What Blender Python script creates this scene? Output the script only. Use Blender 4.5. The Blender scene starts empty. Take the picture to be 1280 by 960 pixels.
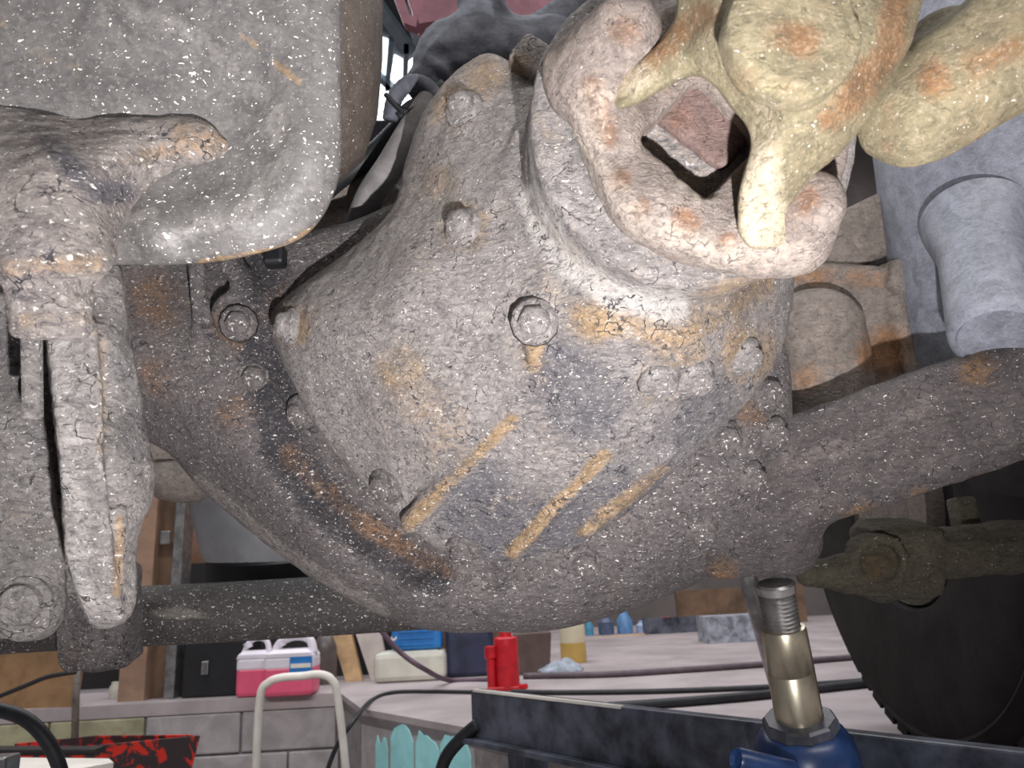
import bpy, bmesh, math, random
import numpy as np
from mathutils import Vector, Matrix

# ------------------------------------------------------------------ camera, world, lights
FPX, CX, CY = 960.0, 640.0, 480.0
PITCH, ROLL = math.radians(15.4), math.radians(3.0)
CAM = Vector((0.0, 0.0, 0.35))
FWD = Vector((0, math.cos(PITCH), math.sin(PITCH)))
_R0 = Vector((1, 0, 0)); _U0 = Vector((0, -math.sin(PITCH), math.cos(PITCH)))
RGT = _R0 * math.cos(ROLL) - _U0 * math.sin(ROLL)
UPV = _U0 * math.cos(ROLL) + _R0 * math.sin(ROLL)
scene = bpy.context.scene
COL = scene.collection
camd = bpy.data.cameras.new('camera'); cam = bpy.data.objects.new('camera', camd); COL.objects.link(cam)
camd.sensor_width = 36.0; camd.lens = 27.0; camd.clip_start = 0.02; camd.clip_end = 60
cam.matrix_world = Matrix(((RGT.x, UPV.x, -FWD.x, CAM.x), (RGT.y, UPV.y, -FWD.y, CAM.y), (RGT.z, UPV.z, -FWD.z, CAM.z), (0, 0, 0, 1)))
camd.dof.use_dof = True; camd.dof.focus_distance = 0.68; camd.dof.aperture_fstop = 13
scene.camera = cam
scene.view_settings.view_transform = 'Standard'; scene.view_settings.look = 'None'
scene.view_settings.gamma = 1; scene.view_settings.use_curve_mapping = False
scene.view_settings.exposure = 0.0

def cw(x, y, z):
    return CAM + RGT * x + UPV * y + FWD * z
def P(px, py, d):
    """world point seen at a photo pixel, d metres in front of the lens plane"""
    return cw((px - CX) / FPX * d, -(py - CY) / FPX * d, d)
def G(px, py, z=0.0):
    """world point where the ray through a pixel meets the horizontal plane z"""
    r = P(px, py, 1.0) - CAM
    return CAM + r * ((z - CAM.z) / r.z)
def onplane(px, py, Y):
    r = P(px, py, 1.0) - CAM
    return CAM + r * ((Y - CAM.y) / r.y)

w = bpy.data.worlds.new('workshop_air'); scene.world = w; w.use_nodes = True
w.node_tree.nodes['Background'].inputs[0].default_value = (0.80, 0.86, 1.0, 1)
w.node_tree.nodes['Background'].inputs[1].default_value = 0.17

def spot(name, loc, target, power, size, blend, rad, col):
    l = bpy.data.lights.new(name, 'SPOT'); l.energy = power; l.spot_size = math.radians(size); l.spot_blend = blend
    l.shadow_soft_size = rad; l.color = col
    o = bpy.data.objects.new(name, l); COL.objects.link(o); o.location = loc
    o.rotation_euler = (Vector(target) - Vector(loc)).to_track_quat('-Z', 'Y').to_euler(); return o
# hand lamp held just under the lens, pointed up at the pinion flange
spot('hand_lamp', cw(0.06, -0.20, 0.0), P(600, 290, 0.6), 61, 112, 0.95, 0.007, (0.985, 0.965, 0.985))
def area(name, loc, rot, sx, sy, power, col):
    l = bpy.data.lights.new(name, 'AREA'); l.shape = 'RECTANGLE'; l.size = sx; l.size_y = sy; l.energy = power; l.color = col
    o = bpy.data.objects.new(name, l); COL.objects.link(o); o.location = loc; o.rotation_euler = rot; return o
# rows of hall lamps under the roof, then an added fill for the pit wall
area('hall_lamps_far', (0, 5.6, 5.2), (0, 0, 0), 9, 1.2, 260, (1, 0.955, 0.97))
area('hall_lamps_near', (0, 2.4, 5.2), (0, 0, 0), 9, 0.8, 200, (0.88, 0.93, 1))
area('pit_wall_fill', (0, -2.5, 4.6), (math.radians(38), 0, 0), 9, 0.8, 330, (1, 0.96, 0.94))  # unseen light added behind the camera to brighten the pit wall

# ------------------------------------------------------------------ helpers: objects
def S(r, g, b):
    f = lambda c: (c / 255 / 12.92) if c / 255 <= 0.04045 else ((c / 255 + 0.055) / 1.055) ** 2.4
    return (f(r), f(g), f(b), 1)
def thing(name, label, cat, loc, group=None):
    o = bpy.data.objects.new(name, None); COL.objects.link(o); o.location = loc; o.empty_display_size = 0.05
    o['label'] = label; o['category'] = cat
    if group: o['group'] = group
    return o
def tag(o, label, cat, group=None):
    o['label'] = label; o['category'] = cat
    if group: o['group'] = group
    return o
def mesh_obj(name, verts, faces, mat, parent=None, smooth=True):
    """verts in world space; stored relative to the parent thing"""
    off = Vector((0, 0, 0)); p = parent
    while p is not None:
        off = off + p.location; p = p.parent
    me = bpy.data.meshes.new(name)
    v = np.asarray([tuple(x) for x in verts] if not isinstance(verts, np.ndarray) else verts, dtype=float) - np.array(off)
    org = np.zeros(3)
    if parent is None:
        org = np.array([(v[:, 0].min() + v[:, 0].max()) / 2, (v[:, 1].min() + v[:, 1].max()) / 2, v[:, 2].min()]); v = v - org
    me.from_pydata(v.tolist(), [], [tuple(f) for f in faces]); me.update()
    if smooth: me.polygons.foreach_set('use_smooth', [True] * len(me.polygons))
    o = bpy.data.objects.new(name, me); COL.objects.link(o); o.location = org
    me.materials.append(mat)
    if parent is not None: o.parent = parent
    return o
def struct(o):
    o['kind'] = 'structure'; return o
def bm_obj(name, bm, mat, parent=None, smooth=False):
    bmesh.ops.recalc_face_normals(bm, faces=bm.faces)
    bm.verts.ensure_lookup_table(); bm.verts.index_update()
    v = np.array([tuple(x.co) for x in bm.verts]); f = [[q.index for q in fc.verts] for fc in bm.faces]
    bm.free()
    return mesh_obj(name, v, f, mat, parent, smooth)
def box_bm(c, size, M=None, bev=0.0, seg=2):
    bm = bmesh.new(); bmesh.ops.create_cube(bm, size=1)
    for v in bm.verts: v.co = Vector((v.co.x * size[0], v.co.y * size[1], v.co.z * size[2]))
    if bev: bmesh.ops.bevel(bm, geom=list(bm.edges), offset=bev, segments=seg, affect='EDGES', profile=0.5)
    for v in bm.verts: v.co = (M @ v.co if M is not None else v.co) + Vector(c)
    return bm
def box(name, c, size, mat, parent=None, M=None, bev=0.0):
    return bm_obj(name, box_bm(c, size, M, bev), mat, parent, False)
def rotz(a): return Matrix.Rotation(a, 3, 'Z')
def frame(axis, up=(0, 0, 1)):
    a = Vector(axis).normalized(); u = Vector(up)
    if abs(a.dot(u)) > 0.98: u = Vector((1, 0, 0))
    x = u.cross(a).normalized(); y = a.cross(x)
    return Matrix((x, y, a)).transposed()
def lathe(name, base, axis, prof, mat, parent=None, seg=32, smooth=True, up=(0, 0, 1), six=None):
    """prof: (radius, height along axis) pairs, closed with caps"""
    M = frame(axis, up); vs = []; fs = []; n = len(prof)
    for r, h in prof:
        for k in range(seg):
            a = 2 * math.pi * k / seg
            vs.append(Vector(base) + M @ Vector((r * math.cos(a), r * math.sin(a), h)))
    for i in range(n - 1):
        for k in range(seg):
            fs.append((i * seg + k, i * seg + (k + 1) % seg, (i + 1) * seg + (k + 1) % seg, (i + 1) * seg + k))
    fs.append(tuple(range(seg))[::-1]); fs.append(tuple((n - 1) * seg + k for k in range(seg)))
    o = mesh_obj(name, vs, fs, mat, parent, smooth)
    if smooth: sharp(o, 40)
    return o
def sharp(o, ang):
    me = o.data; bm = bmesh.new(); bm.from_mesh(me)
    bmesh.ops.recalc_face_normals(bm, faces=bm.faces)
    for e in bm.edges:
        if len(e.link_faces) == 2 and e.calc_face_angle(0) > math.radians(ang): e.smooth = False
    bm.to_mesh(me); bm.free()
def spline(pts, n=8):
    pts = [Vector(p) for p in pts]; out = []
    for i in range(len(pts) - 1):
        p0 = pts[max(i - 1, 0)]; p1 = pts[i]; p2 = pts[i + 1]; p3 = pts[min(i + 2, len(pts) - 1)]
        for k in range(n):
            t = k / n
            out.append(0.5 * ((2 * p1) + (p2 - p0) * t + (2 * p0 - 5 * p1 + 4 * p2 - p3) * t * t + (3 * p1 - p0 - 3 * p2 + p3) * t ** 3))
    out.append(pts[-1]); return out
def tube(name, pts, r, mat, parent=None, seg=12, ridges=0.0, smooth=True):
    pts = [Vector(p) for p in pts]; n = len(pts); vs = []; fs = []
    t = (pts[1] - pts[0]).normalized(); x = t.orthogonal().normalized()
    for i, p in enumerate(pts):
        t = (pts[min(i + 1, n - 1)] - pts[max(i - 1, 0)]).normalized()
        x = (x - t * x.dot(t)).normalized(); y = t.cross(x)
        rr = (r[i] if hasattr(r, '__len__') else r) * (1 + (ridges if i % 2 else 0))
        for k in range(seg):
            a = 2 * math.pi * k / seg; vs.append(p + (x * math.cos(a) + y * math.sin(a)) * rr)
    for i in range(n - 1):
        for k in range(seg):
            fs.append((i * seg + k, i * seg + (k + 1) % seg, (i + 1) * seg + (k + 1) % seg, (i + 1) * seg + k))
    fs.append(tuple(range(seg))[::-1]); fs.append(tuple((n - 1) * seg + k for k in range(seg)))
    return mesh_obj(name, vs, fs, mat, parent, smooth)
def extrude(name, poly, vec, mat, parent=None):
    n = len(poly); vs = [Vector(p) for p in poly] + [Vector(p) + Vector(vec) for p in poly]
    bm = bmesh.new(); bv = [bm.verts.new(v) for v in vs]
    bm.faces.new(bv[:n]); bm.faces.new(bv[n:][::-1])
    for i in range(n): bm.faces.new((bv[i], bv[(i + 1) % n], bv[n + (i + 1) % n], bv[n + i]))
    return bm_obj(name, bm, mat, parent)

# ------------------------------------------------------------------ helpers: implicit casting shapes (camera-aligned metric grid)
def pt(px, py, d): return np.array([(px - CX) / FPX * d, -(py - CY) / FPX * d, d])
def smin(a, b, k):
    h = np.clip(0.5 + 0.5 * (b - a) / k, 0, 1); return b * (1 - h) + a * h - k * h * (1 - h)
def smax(a, b, k): return -smin(-a, -b, k)
def s_cap(X, a, b, ra, rb):
    ab = b - a; q = X - a; h = np.clip((q @ ab) / (ab @ ab), 0, 1)
    return np.linalg.norm(q - h[:, None] * ab, axis=1) - (ra + (rb - ra) * h)
def s_cyl(X, c, ax, r, hh, rd=0.004):
    ax = ax / np.linalg.norm(ax); q = X - c; h = q @ ax; rad = np.sqrt(np.maximum((q * q).sum(1) - h * h, 0))
    dx = rad - r + rd; dy = np.abs(h) - hh + rd
    return np.minimum(np.maximum(dx, dy), 0) + np.hypot(np.maximum(dx, 0), np.maximum(dy, 0)) - rd
def s_box(X, c, ax, up, half, rd=0.005):
    ax = ax / np.linalg.norm(ax); up = up - ax * (up @ ax); up = up / np.linalg.norm(up); w = np.cross(ax, up); q = X - c
    D = np.stack([np.abs(q @ ax) - half[0] + rd, np.abs(q @ up) - half[1] + rd, np.abs(q @ w) - half[2] + rd], 1)
    return np.minimum(D.max(1), 0) + np.linalg.norm(np.maximum(D, 0), axis=1) - rd
def s_ell(X, c, r):
    q = (X - c) / r; k = np.linalg.norm(q, axis=1); return (k - 1) * min(r)
_rng = np.random.RandomState(5)
_ND = [(_rng.normal(size=3), _rng.uniform(0, 6.28)) for _ in range(24)]
def lumps(X, wl, seed=0):
    s = 0
    for i in range(7):
        d, ph = _ND[(i + seed * 5) % 24]; d = d / np.linalg.norm(d)
        s = s + np.sin((X @ d) * 6.283 / (wl * (0.6 + 0.13 * i)) + ph + 1.7 * np.sin((X @ _ND[(i + 3) % 24][0]) * 2.6 / wl))
    return s / 4.0
class Relief:
    """solid with a traced outline, its own measured front depths and a back; q = pixel raster used only to interpolate"""
    def __init__(self, outline, ctrl, back, k=0.012, step=5, smooth_outline=True):
        o = np.array(outline, float)
        if smooth_outline:
            q = []; n = len(o)
            for i in range(n):
                p0, p1, p2, p3 = o[i - 1], o[i], o[(i + 1) % n], o[(i + 2) % n]
                for t in (0, .25, .5, .75):
                    q.append(0.5 * (2 * p1 + (p2 - p0) * t + (2 * p0 - 5 * p1 + 4 * p2 - p3) * t * t + (3 * p1 - p0 - 3 * p2 + p3) * t ** 3))
            o = np.array(q)
        self.x0, self.y0 = o.min(0) - 60; x1, y1 = o.max(0) + 60; self.st = step; self.back = back; self.k = k
        gx = np.arange(self.x0, x1, step); gy = np.arange(self.y0, y1, step)
        A, B = np.meshgrid(gx, gy, indexing='ij'); pts = np.stack([A.ravel(), B.ravel()], 1)
        d = np.full(len(pts), 1e9); ins = np.zeros(len(pts), bool)
        for i in range(len(o)):
            a = o[i]; b = o[(i + 1) % len(o)]; ab = b - a; L = ab @ ab
            if L < 1e-9: continue
            h = np.clip(((pts - a) @ ab) / L, 0, 1); d = np.minimum(d, np.linalg.norm(pts - a - h[:, None] * ab, axis=1))
            c = ((a[1] > pts[:, 1]) != (b[1] > pts[:, 1]))
            if abs(b[1] - a[1]) > 1e-9: ins ^= c & (pts[:, 0] < (b[0] - a[0]) * (pts[:, 1] - a[1]) / (b[1] - a[1]) + a[0])
        self.D = np.where(ins, -d, d).reshape(A.shape)
        c = np.array(ctrl, float); n = len(c); Q = c[:, :2] / 100.0
        def ker(r2): return np.where(r2 > 1e-12, 0.5 * r2 * np.log(np.maximum(r2, 1e-12)), 0)
        K = ker(((Q[:, None] - Q[None]) ** 2).sum(-1)) + np.eye(n) * 0.02
        Am = np.zeros((n + 3, n + 3)); Am[:n, :n] = K; Am[:n, n] = 1; Am[:n, n + 1:] = Q; Am[n, :n] = 1; Am[n + 1:, :n] = Q.T
        wv = np.linalg.solve(Am, np.concatenate([c[:, 2], np.zeros(3)]))
        p = pts / 100.0; Z = wv[n] + p @ wv[n + 1:]
        for i in range(n): Z = Z + wv[i] * ker(((p - Q[i]) ** 2).sum(1))
        self.Z = np.clip(Z, c[:, 2].min() - 0.03, c[:, 2].max() + 0.05).reshape(A.shape)
        gxx, gyy = np.gradient(self.Z, step); self.Gr = 1 / np.sqrt(1 + ((gxx ** 2 + gyy ** 2) * (FPX / 0.7) ** 2))
    def samp(self, F, px, py):
        u = np.clip((px - self.x0) / self.st, 0, F.shape[0] - 1.001); v = np.clip((py - self.y0) / self.st, 0, F.shape[1] - 1.001)
        i = u.astype(int); j = v.astype(int); a = u - i; b = v - j
        return F[i, j] * (1 - a) * (1 - b) + F[i + 1, j] * a * (1 - b) + F[i, j + 1] * (1 - a) * b + F[i + 1, j + 1] * a * b
    def __call__(self, X):
        z = np.maximum(X[:, 2], 0.05); px = X[:, 0] / z * FPX + CX; py = CY - X[:, 1] / z * FPX
        f = (self.samp(self.Z, px, py) - z) * self.samp(self.Gr, px, py)
        return smax(smax(f, self.samp(self.D, px, py) * z / FPX, self.k), z - self.back, self.k)
def surface_nets(f, lo, hi, h):
    n = [int(math.ceil((hi[i] - lo[i]) / h)) + 1 for i in range(3)]
    ax = [lo[i] + np.arange(n[i]) * h for i in range(3)]
    V = np.empty(n)
    YY, ZZ = np.meshgrid(ax[1], ax[2], indexing='ij'); yz = np.stack([YY.ravel(), ZZ.ravel()], 1)
    ch = max(1, 300000 // len(yz))
    for i0 in range(0, n[0], ch):
        xs = ax[0][i0:i0 + ch]
        X = np.concatenate([np.repeat(xs, len(yz))[:, None], np.tile(yz, (len(xs), 1))], 1)
        V[i0:i0 + ch] = f(X).reshape(len(xs), n[1], n[2])
    V[0] = V[-1] = 0.01; V[:, 0] = V[:, -1] = 0.01; V[:, :, 0] = V[:, :, -1] = 0.01
    s = V < 0; cnt = 0
    sl = lambda A, a, b, c: A[a:A.shape[0] - 1 + a, b:A.shape[1] - 1 + b, c:A.shape[2] - 1 + c]
    for a in (0, 1):
        for b in (0, 1):
            for c in (0, 1): cnt = cnt + sl(s, a, b, c).astype(np.int8)
    act = (cnt > 0) & (cnt < 8); I = np.argwhere(act); idx = -np.ones(act.shape, int); idx[act] = np.arange(len(I))
    acc = np.zeros((len(I), 3)); num = np.zeros(len(I))
    for d in range(3):
        o1, o2 = [e for e in range(3) if e != d]
        for a in (0, 1):
            for b in (0, 1):
                A = I.copy(); A[:, o1] += a; A[:, o2] += b; B = A.copy(); B[:, d] += 1
                va = V[A[:, 0], A[:, 1], A[:, 2]]; vb = V[B[:, 0], B[:, 1], B[:, 2]]; m = (va < 0) != (vb < 0)
                t = np.where(m, va / np.where(m, va - vb, 1), 0); p = A.astype(float); p[:, d] += t
                acc[m] += p[m]; num[m] += 1
    vert = np.array(lo) + acc / num[:, None] * h
    F = []
    for d in range(3):
        o1, o2 = [(1, 2), (2, 0), (0, 1)][d]
        a0 = [slice(None)] * 3; a1 = [slice(None)] * 3; a0[d] = slice(0, -1); a1[d] = slice(1, None)
        E = np.argwhere(s[tuple(a0)] != s[tuple(a1)])
        E = E[(E[:, o1] > 0) & (E[:, o2] > 0)]; E = E[(E[:, o1] < n[o1] - 1) & (E[:, o2] < n[o2] - 1)]
        q = []
        for (a, b) in ((1, 1), (0, 1), (0, 0), (1, 0)):
            C = E.copy(); C[:, o1] -= a; C[:, o2] -= b; q.append(idx[C[:, 0], C[:, 1], C[:, 2]])
        q = np.stack(q, 1); ins = s[E[:, 0], E[:, 1], E[:, 2]]; q[ins] = q[ins][:, ::-1]; F.append(q)
    return vert, np.concatenate(F)
_B = np.array([list(RGT), list(UPV), list(FWD)])
def cast(name, f, lo, hi, h, mat, parent=None, stains=()):
    """mesh an implicit casting; stains = (pixel polyline, radius px, channel, strength)"""
    v, q = surface_nets(f, lo, hi, h)
    o = mesh_obj(name, v @ _B + np.array(CAM), q.tolist(), mat, parent)
    paint(o, v, stains); return o
def paint(o, v, stains):
    px = v[:, 0] / v[:, 2] * FPX + CX; py = CY - v[:, 1] / v[:, 2] * FPX; p = np.stack([px, py], 1)
    C = np.zeros((len(v), 4)); C[:, 3] = 1
    for line, r, chn, st in stains:
        L = np.array(line, float)
        if L.ndim == 1: L = np.stack([L, L + 0.1])
        d = np.full(len(v), 1e9)
        for i in range(len(L) - 1):
            ab = L[i + 1] - L[i]; h = np.clip(((p - L[i]) @ ab) / (ab @ ab), 0, 1)
            d = np.minimum(d, np.linalg.norm(p - L[i] - h[:, None] * ab, axis=1))
        C[:, chn] = np.maximum(C[:, chn], st * np.clip(1.5 - d / r, 0, 1))
    a = o.data.color_attributes.new('stain', 'FLOAT_COLOR', 'POINT'); a.data.foreach_set('color', C.ravel())
def hit(f, px, py, d0=0.3, d1=1.4):
    z = np.arange(d0, d1, 0.001); X = np.stack([(px - CX) / FPX * z, -(py - CY) / FPX * z, z], 1)
    v = f(X); i = np.argmax(v < 0); p = X[i]
    e = 0.006; Q = np.concatenate([p + np.eye(3) * e, p - np.eye(3) * e]); g = f(Q); n = g[:3] - g[3:]; n = n / (np.linalg.norm(n) + 1e-9)
    if n[2] > -0.2: n = np.array([0, 0, -1.0])
    return cw(*p), RGT * n[0] + UPV * n[1] + FWD * n[2]

# ------------------------------------------------------------------ materials
class N:
    def __init__(self, name):
        self.m = bpy.data.materials.new(name); self.m.use_nodes = True; self.t = self.m.node_tree
        self.b = self.t.nodes['Principled BSDF']
    def n(self, typ, **kw):
        x = self.t.nodes.new(typ)
        for k, v in kw.items(): setattr(x, k, v)
        return x
    def l(self, a, b): self.t.links.new(a, b)
    def coord(self, scale=(1, 1, 1)):
        c = self.n('ShaderNodeTexCoord'); m = self.n('ShaderNodeMapping'); m.inputs['Scale'].default_value = scale
        self.l(c.outputs['Object'], m.inputs[0]); return m.outputs[0]
    def noise(self, co, sc, det=6, rough=0.6, dist=0.0):
        x = self.n('ShaderNodeTexNoise'); x.inputs['Scale'].default_value = sc; x.inputs['Detail'].default_value = det
        x.inputs['Roughness'].default_value = rough; x.inputs['Distortion'].default_value = dist; self.l(co, x.inputs['Vector']); return x.outputs[0]
    def rng(self, v, a, b, c=0.0, d=1.0):
        x = self.n('ShaderNodeMapRange', interpolation_type='SMOOTHSTEP')
        for i, q in enumerate((a, b, c, d)): x.inputs[i + 1].default_value = q
        self.l(v, x.inputs[0]); return x.outputs[0]
    def math(self, op, a, b=None):
        x = self.n('ShaderNodeMath', operation=op)
        for i, q in enumerate((a, b)):
            if q is None: continue
            if isinstance(q, (int, float)): x.inputs[i].default_value = q
            else: self.l(q, x.inputs[i])
        return x.outputs[0]
    def mix(self, f, a, b):
        x = self.n('ShaderNodeMix', data_type='RGBA')
        if isinstance(f, (int, float)): x.inputs[0].default_value = f
        else: self.l(f, x.inputs[0])
        for i, q in ((6, a), (7, b)):
            if isinstance(q, tuple): x.inputs[i].default_value = q
            else: self.l(q, x.inputs[i])
        return x.outputs[2]
    def bump(self, h, strength, dist):
        x = self.n('ShaderNodeBump'); x.inputs['Strength'].default_value = strength; x.inputs['Distance'].default_value = dist
        self.l(h, x.inputs['Height']); self.l(x.outputs[0], self.b.inputs['Normal'])

def grime(name, base, dark, rust, pale, rust_amt=0.5, dark_amt=0.5, speck=1.0, bump=0.5, rough=0.75, spec=0.4, sc=1.0, flat=1.0):
    """old cast iron: mud film, rust bloom, oily dark patches, thrown white specks; 'stain' holds where wear sits"""
    k = N(name); co = k.coord(); at = k.n('ShaderNodeAttribute', attribute_name='stain')
    sp = k.n('ShaderNodeSeparateColor'); k.l(at.outputs['Color'], sp.inputs[0])
    big = k.noise(co, 8 * sc, 7, 0.62, 0.5); mid = k.noise(co, 38 * sc, 9, 0.72, 0.6); fine = k.noise(co, 300 * sc, 5, 0.7)
    fl = k.noise(k.coord((1.0, 1.0, 2.0)), 120 * sc, 8, 0.74, 0.9)
    mul = lambda c, f: tuple(min(1, f * x) for x in c[:3]) + (1,)
    c = k.mix(k.rng(mid, 0.30, 0.70), mul(base, .66), mul(base, 1.25))
    dm = k.math('ADD', k.math('MULTIPLY', sp.outputs[1], 0.30), k.math('ADD', k.math('MULTIPLY', big, 0.55), k.math('MULTIPLY', mid, 0.45)))
    c = k.mix(k.rng(dm, 0.58 - 0.12 * dark_amt, 0.84 - 0.12 * dark_amt, 0, 0.9), c, dark)
    big2 = k.noise(k.coord((1.3, 0.9, 1.1)), 11 * sc, 8, 0.66, 0.7)
    rm = k.math('ADD', k.math('MULTIPLY', sp.outputs[0], 0.20), k.math('ADD', k.math('MULTIPLY', big2, 0.5), k.math('MULTIPLY', fl, 0.5)))
    rc = k.mix(k.rng(mid, 0.35, 0.65), mul(rust, .62), mul(rust, 1.2))
    c = k.mix(k.rng(rm, 0.62 - 0.10 * rust_amt, 0.86 - 0.10 * rust_amt, 0, 0.95), c, rc)
    pm = k.math('ADD', k.math('MULTIPLY', sp.outputs[2], 0.34), k.math('ADD', k.math('MULTIPLY', mid, 0.35), k.math('MULTIPLY', fl, 0.35)))
    c = k.mix(k.rng(pm, 0.46, 0.72, 0, 0.85), c, pale)
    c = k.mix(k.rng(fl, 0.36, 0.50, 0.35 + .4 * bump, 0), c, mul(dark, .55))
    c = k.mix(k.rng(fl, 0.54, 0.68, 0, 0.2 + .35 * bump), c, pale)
    c = k.mix(k.rng(fine, 0.52, 0.70, 0, 0.45), c, pale)
    ck = k.n('ShaderNodeTexVoronoi', feature='DISTANCE_TO_EDGE'); ck.inputs['Scale'].default_value = 42 * sc
    wv = k.n('ShaderNodeVectorMath', operation='ADD'); wn = k.n('ShaderNodeTexNoise'); wn.inputs['Scale'].default_value = 45; wn.inputs['Detail'].default_value = 4; k.l(co, wn.inputs['Vector'])
    ws = k.n('ShaderNodeVectorMath', operation='SCALE'); ws.inputs['Scale'].default_value = 0.05; k.l(wn.outputs['Color'], ws.inputs[0]); k.l(co, wv.inputs[0]); k.l(ws.outputs[0], wv.inputs[1]); k.l(wv.outputs[0], ck.inputs['Vector'])
    crack = k.math('MULTIPLY', k.rng(ck.outputs['Distance'], 0.0, 0.045, 1, 0), k.rng(mid, 0.50, 0.60))
    c = k.mix(k.math('MULTIPLY', crack, min(1.0, 1.1 * bump)), c, mul(dark, .3))
    if speck > 0:
        for vs, th, lo in ((110, 0.20, .72), (260, 0.30, .62), (430, .30, .74)):
            v = k.n('ShaderNodeTexVoronoi'); v.inputs['Scale'].default_value = vs
            w2 = k.n('ShaderNodeVectorMath', operation='ADD'); k.l(k.coord((0.8, 1.0, 1.6)), w2.inputs[0])
            nz = k.n('ShaderNodeTexNoise'); nz.inputs['Scale'].default_value = 160; k.l(co, nz.inputs['Vector'])
            sc2 = k.n('ShaderNodeVectorMath', operation='SCALE'); sc2.inputs['Scale'].default_value = 0.012; k.l(nz.outputs['Color'], sc2.inputs[0]); k.l(sc2.outputs[0], w2.inputs[1])
            k.l(w2.outputs[0], v.inputs['Vector'])
            cs = k.n('ShaderNodeSeparateColor'); k.l(v.outputs['Color'], cs.inputs[0])
            rad = k.math('MULTIPLY', k.rng(cs.outputs[0], lo, 1.0), th * speck)
            msk = k.math('LESS_THAN', v.outputs['Distance'], rad)
            c = k.mix(k.math('MULTIPLY', msk, 0.9), c, S(232, 228, 220))
    k.l(c, k.b.inputs['Base Color'])
    k.b.inputs['Roughness'].default_value = rough; k.b.inputs['Specular IOR Level'].default_value = spec
    hgt = k.math('ADD', k.math('SUBTRACT', k.math('ADD', k.math('MULTIPLY', fl, 1.0), k.math('MULTIPLY', mid, 0.7)), k.math('MULTIPLY', crack, 0.25)), k.math('MULTIPLY', fine, 0.35))
    k.bump(hgt, min(1, bump * 1.15), 0.0060 * flat); return k.m
def plain(name, col, rough=0.6, var=0.25, sc=12.0, metal=0.0, spec=0.5, bump=0.0, col2=None, trans=0.0):
    k = N(name); co = k.coord(); nz = k.noise(co, sc, 6, 0.62, 0.3)
    a = tuple(x * (1 - var) for x in col[:3]) + (1,); b = col2 if col2 else tuple(min(1, x * (1 + var)) for x in col[:3]) + (1,)
    k.l(k.mix(k.rng(nz, 0.32, 0.68), a, b), k.b.inputs['Base Color'])
    k.b.inputs['Roughness'].default_value = rough; k.b.inputs['Metallic'].default_value = metal; k.b.inputs['Specular IOR Level'].default_value = spec
    k.b.inputs['Transmission Weight'].default_value = trans
    if bump: k.bump(k.noise(co, sc * 5, 6, 0.7), bump, 0.004)
    return k.m
def emit(name, col, st):
    k = N(name); k.b.inputs['Base Color'].default_value = col; k.b.inputs['Emission Color'].default_value = col; k.b.inputs['Emission Strength'].default_value = st; return k.m

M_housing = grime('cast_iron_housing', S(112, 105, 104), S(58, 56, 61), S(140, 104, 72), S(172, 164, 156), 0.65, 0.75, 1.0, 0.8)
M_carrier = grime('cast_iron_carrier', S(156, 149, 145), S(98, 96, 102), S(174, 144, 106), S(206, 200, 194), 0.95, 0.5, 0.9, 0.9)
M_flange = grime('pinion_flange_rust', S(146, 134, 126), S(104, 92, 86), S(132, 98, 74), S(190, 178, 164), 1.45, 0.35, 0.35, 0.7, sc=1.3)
M_yoke = grime('propshaft_light_tint', S(122, 113, 88), S(90, 80, 62), S(120, 88, 58), S(178, 166, 144), 1.15, 0.4, 0.5, 0.5, sc=1.2)  # base colour carries the yellow tint of the light in this corner
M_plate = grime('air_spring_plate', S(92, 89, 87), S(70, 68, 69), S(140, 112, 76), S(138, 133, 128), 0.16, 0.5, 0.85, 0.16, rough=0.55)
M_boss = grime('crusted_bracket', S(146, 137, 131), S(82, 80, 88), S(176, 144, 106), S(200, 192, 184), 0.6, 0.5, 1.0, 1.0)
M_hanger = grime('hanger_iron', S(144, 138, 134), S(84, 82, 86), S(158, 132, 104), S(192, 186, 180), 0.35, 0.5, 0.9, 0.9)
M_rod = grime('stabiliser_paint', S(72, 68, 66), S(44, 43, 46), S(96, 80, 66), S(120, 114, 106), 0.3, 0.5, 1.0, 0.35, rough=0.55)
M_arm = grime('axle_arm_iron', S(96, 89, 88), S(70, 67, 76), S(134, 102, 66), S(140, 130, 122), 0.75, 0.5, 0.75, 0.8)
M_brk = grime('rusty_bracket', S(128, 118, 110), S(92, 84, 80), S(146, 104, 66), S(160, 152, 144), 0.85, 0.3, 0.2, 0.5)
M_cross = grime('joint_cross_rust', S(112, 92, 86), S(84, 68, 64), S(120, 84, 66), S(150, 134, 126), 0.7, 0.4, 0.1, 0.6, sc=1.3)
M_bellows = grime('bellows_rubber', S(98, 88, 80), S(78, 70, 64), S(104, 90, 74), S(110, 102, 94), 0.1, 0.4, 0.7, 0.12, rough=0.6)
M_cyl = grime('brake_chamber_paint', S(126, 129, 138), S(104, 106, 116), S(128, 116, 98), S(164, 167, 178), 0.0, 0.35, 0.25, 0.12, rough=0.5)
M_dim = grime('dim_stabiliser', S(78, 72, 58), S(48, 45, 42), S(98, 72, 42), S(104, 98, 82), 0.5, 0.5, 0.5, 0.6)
M_hose = plain('rubber_hose', S(84, 86, 94), 0.7, 0.35, 40, bump=0.4)
M_blackhose = plain('black_rubber', S(34, 35, 38), 0.55, 0.3, 30)
M_tyre = plain('tyre_rubber', S(40, 37, 36), 0.8, 0.3, 9, spec=0.25, bump=0.3)
M_chrome = plain('jack_ram_steel', S(168, 160, 140), 0.32, 0.2, 18, metal=0.85)
M_steel = plain('bare_steel', S(150, 148, 146), 0.35, 0.3, 25, metal=0.8)
M_jackblue = plain('blue_jack_paint', S(28, 52, 92), 0.35, 0.35, 20)
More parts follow.
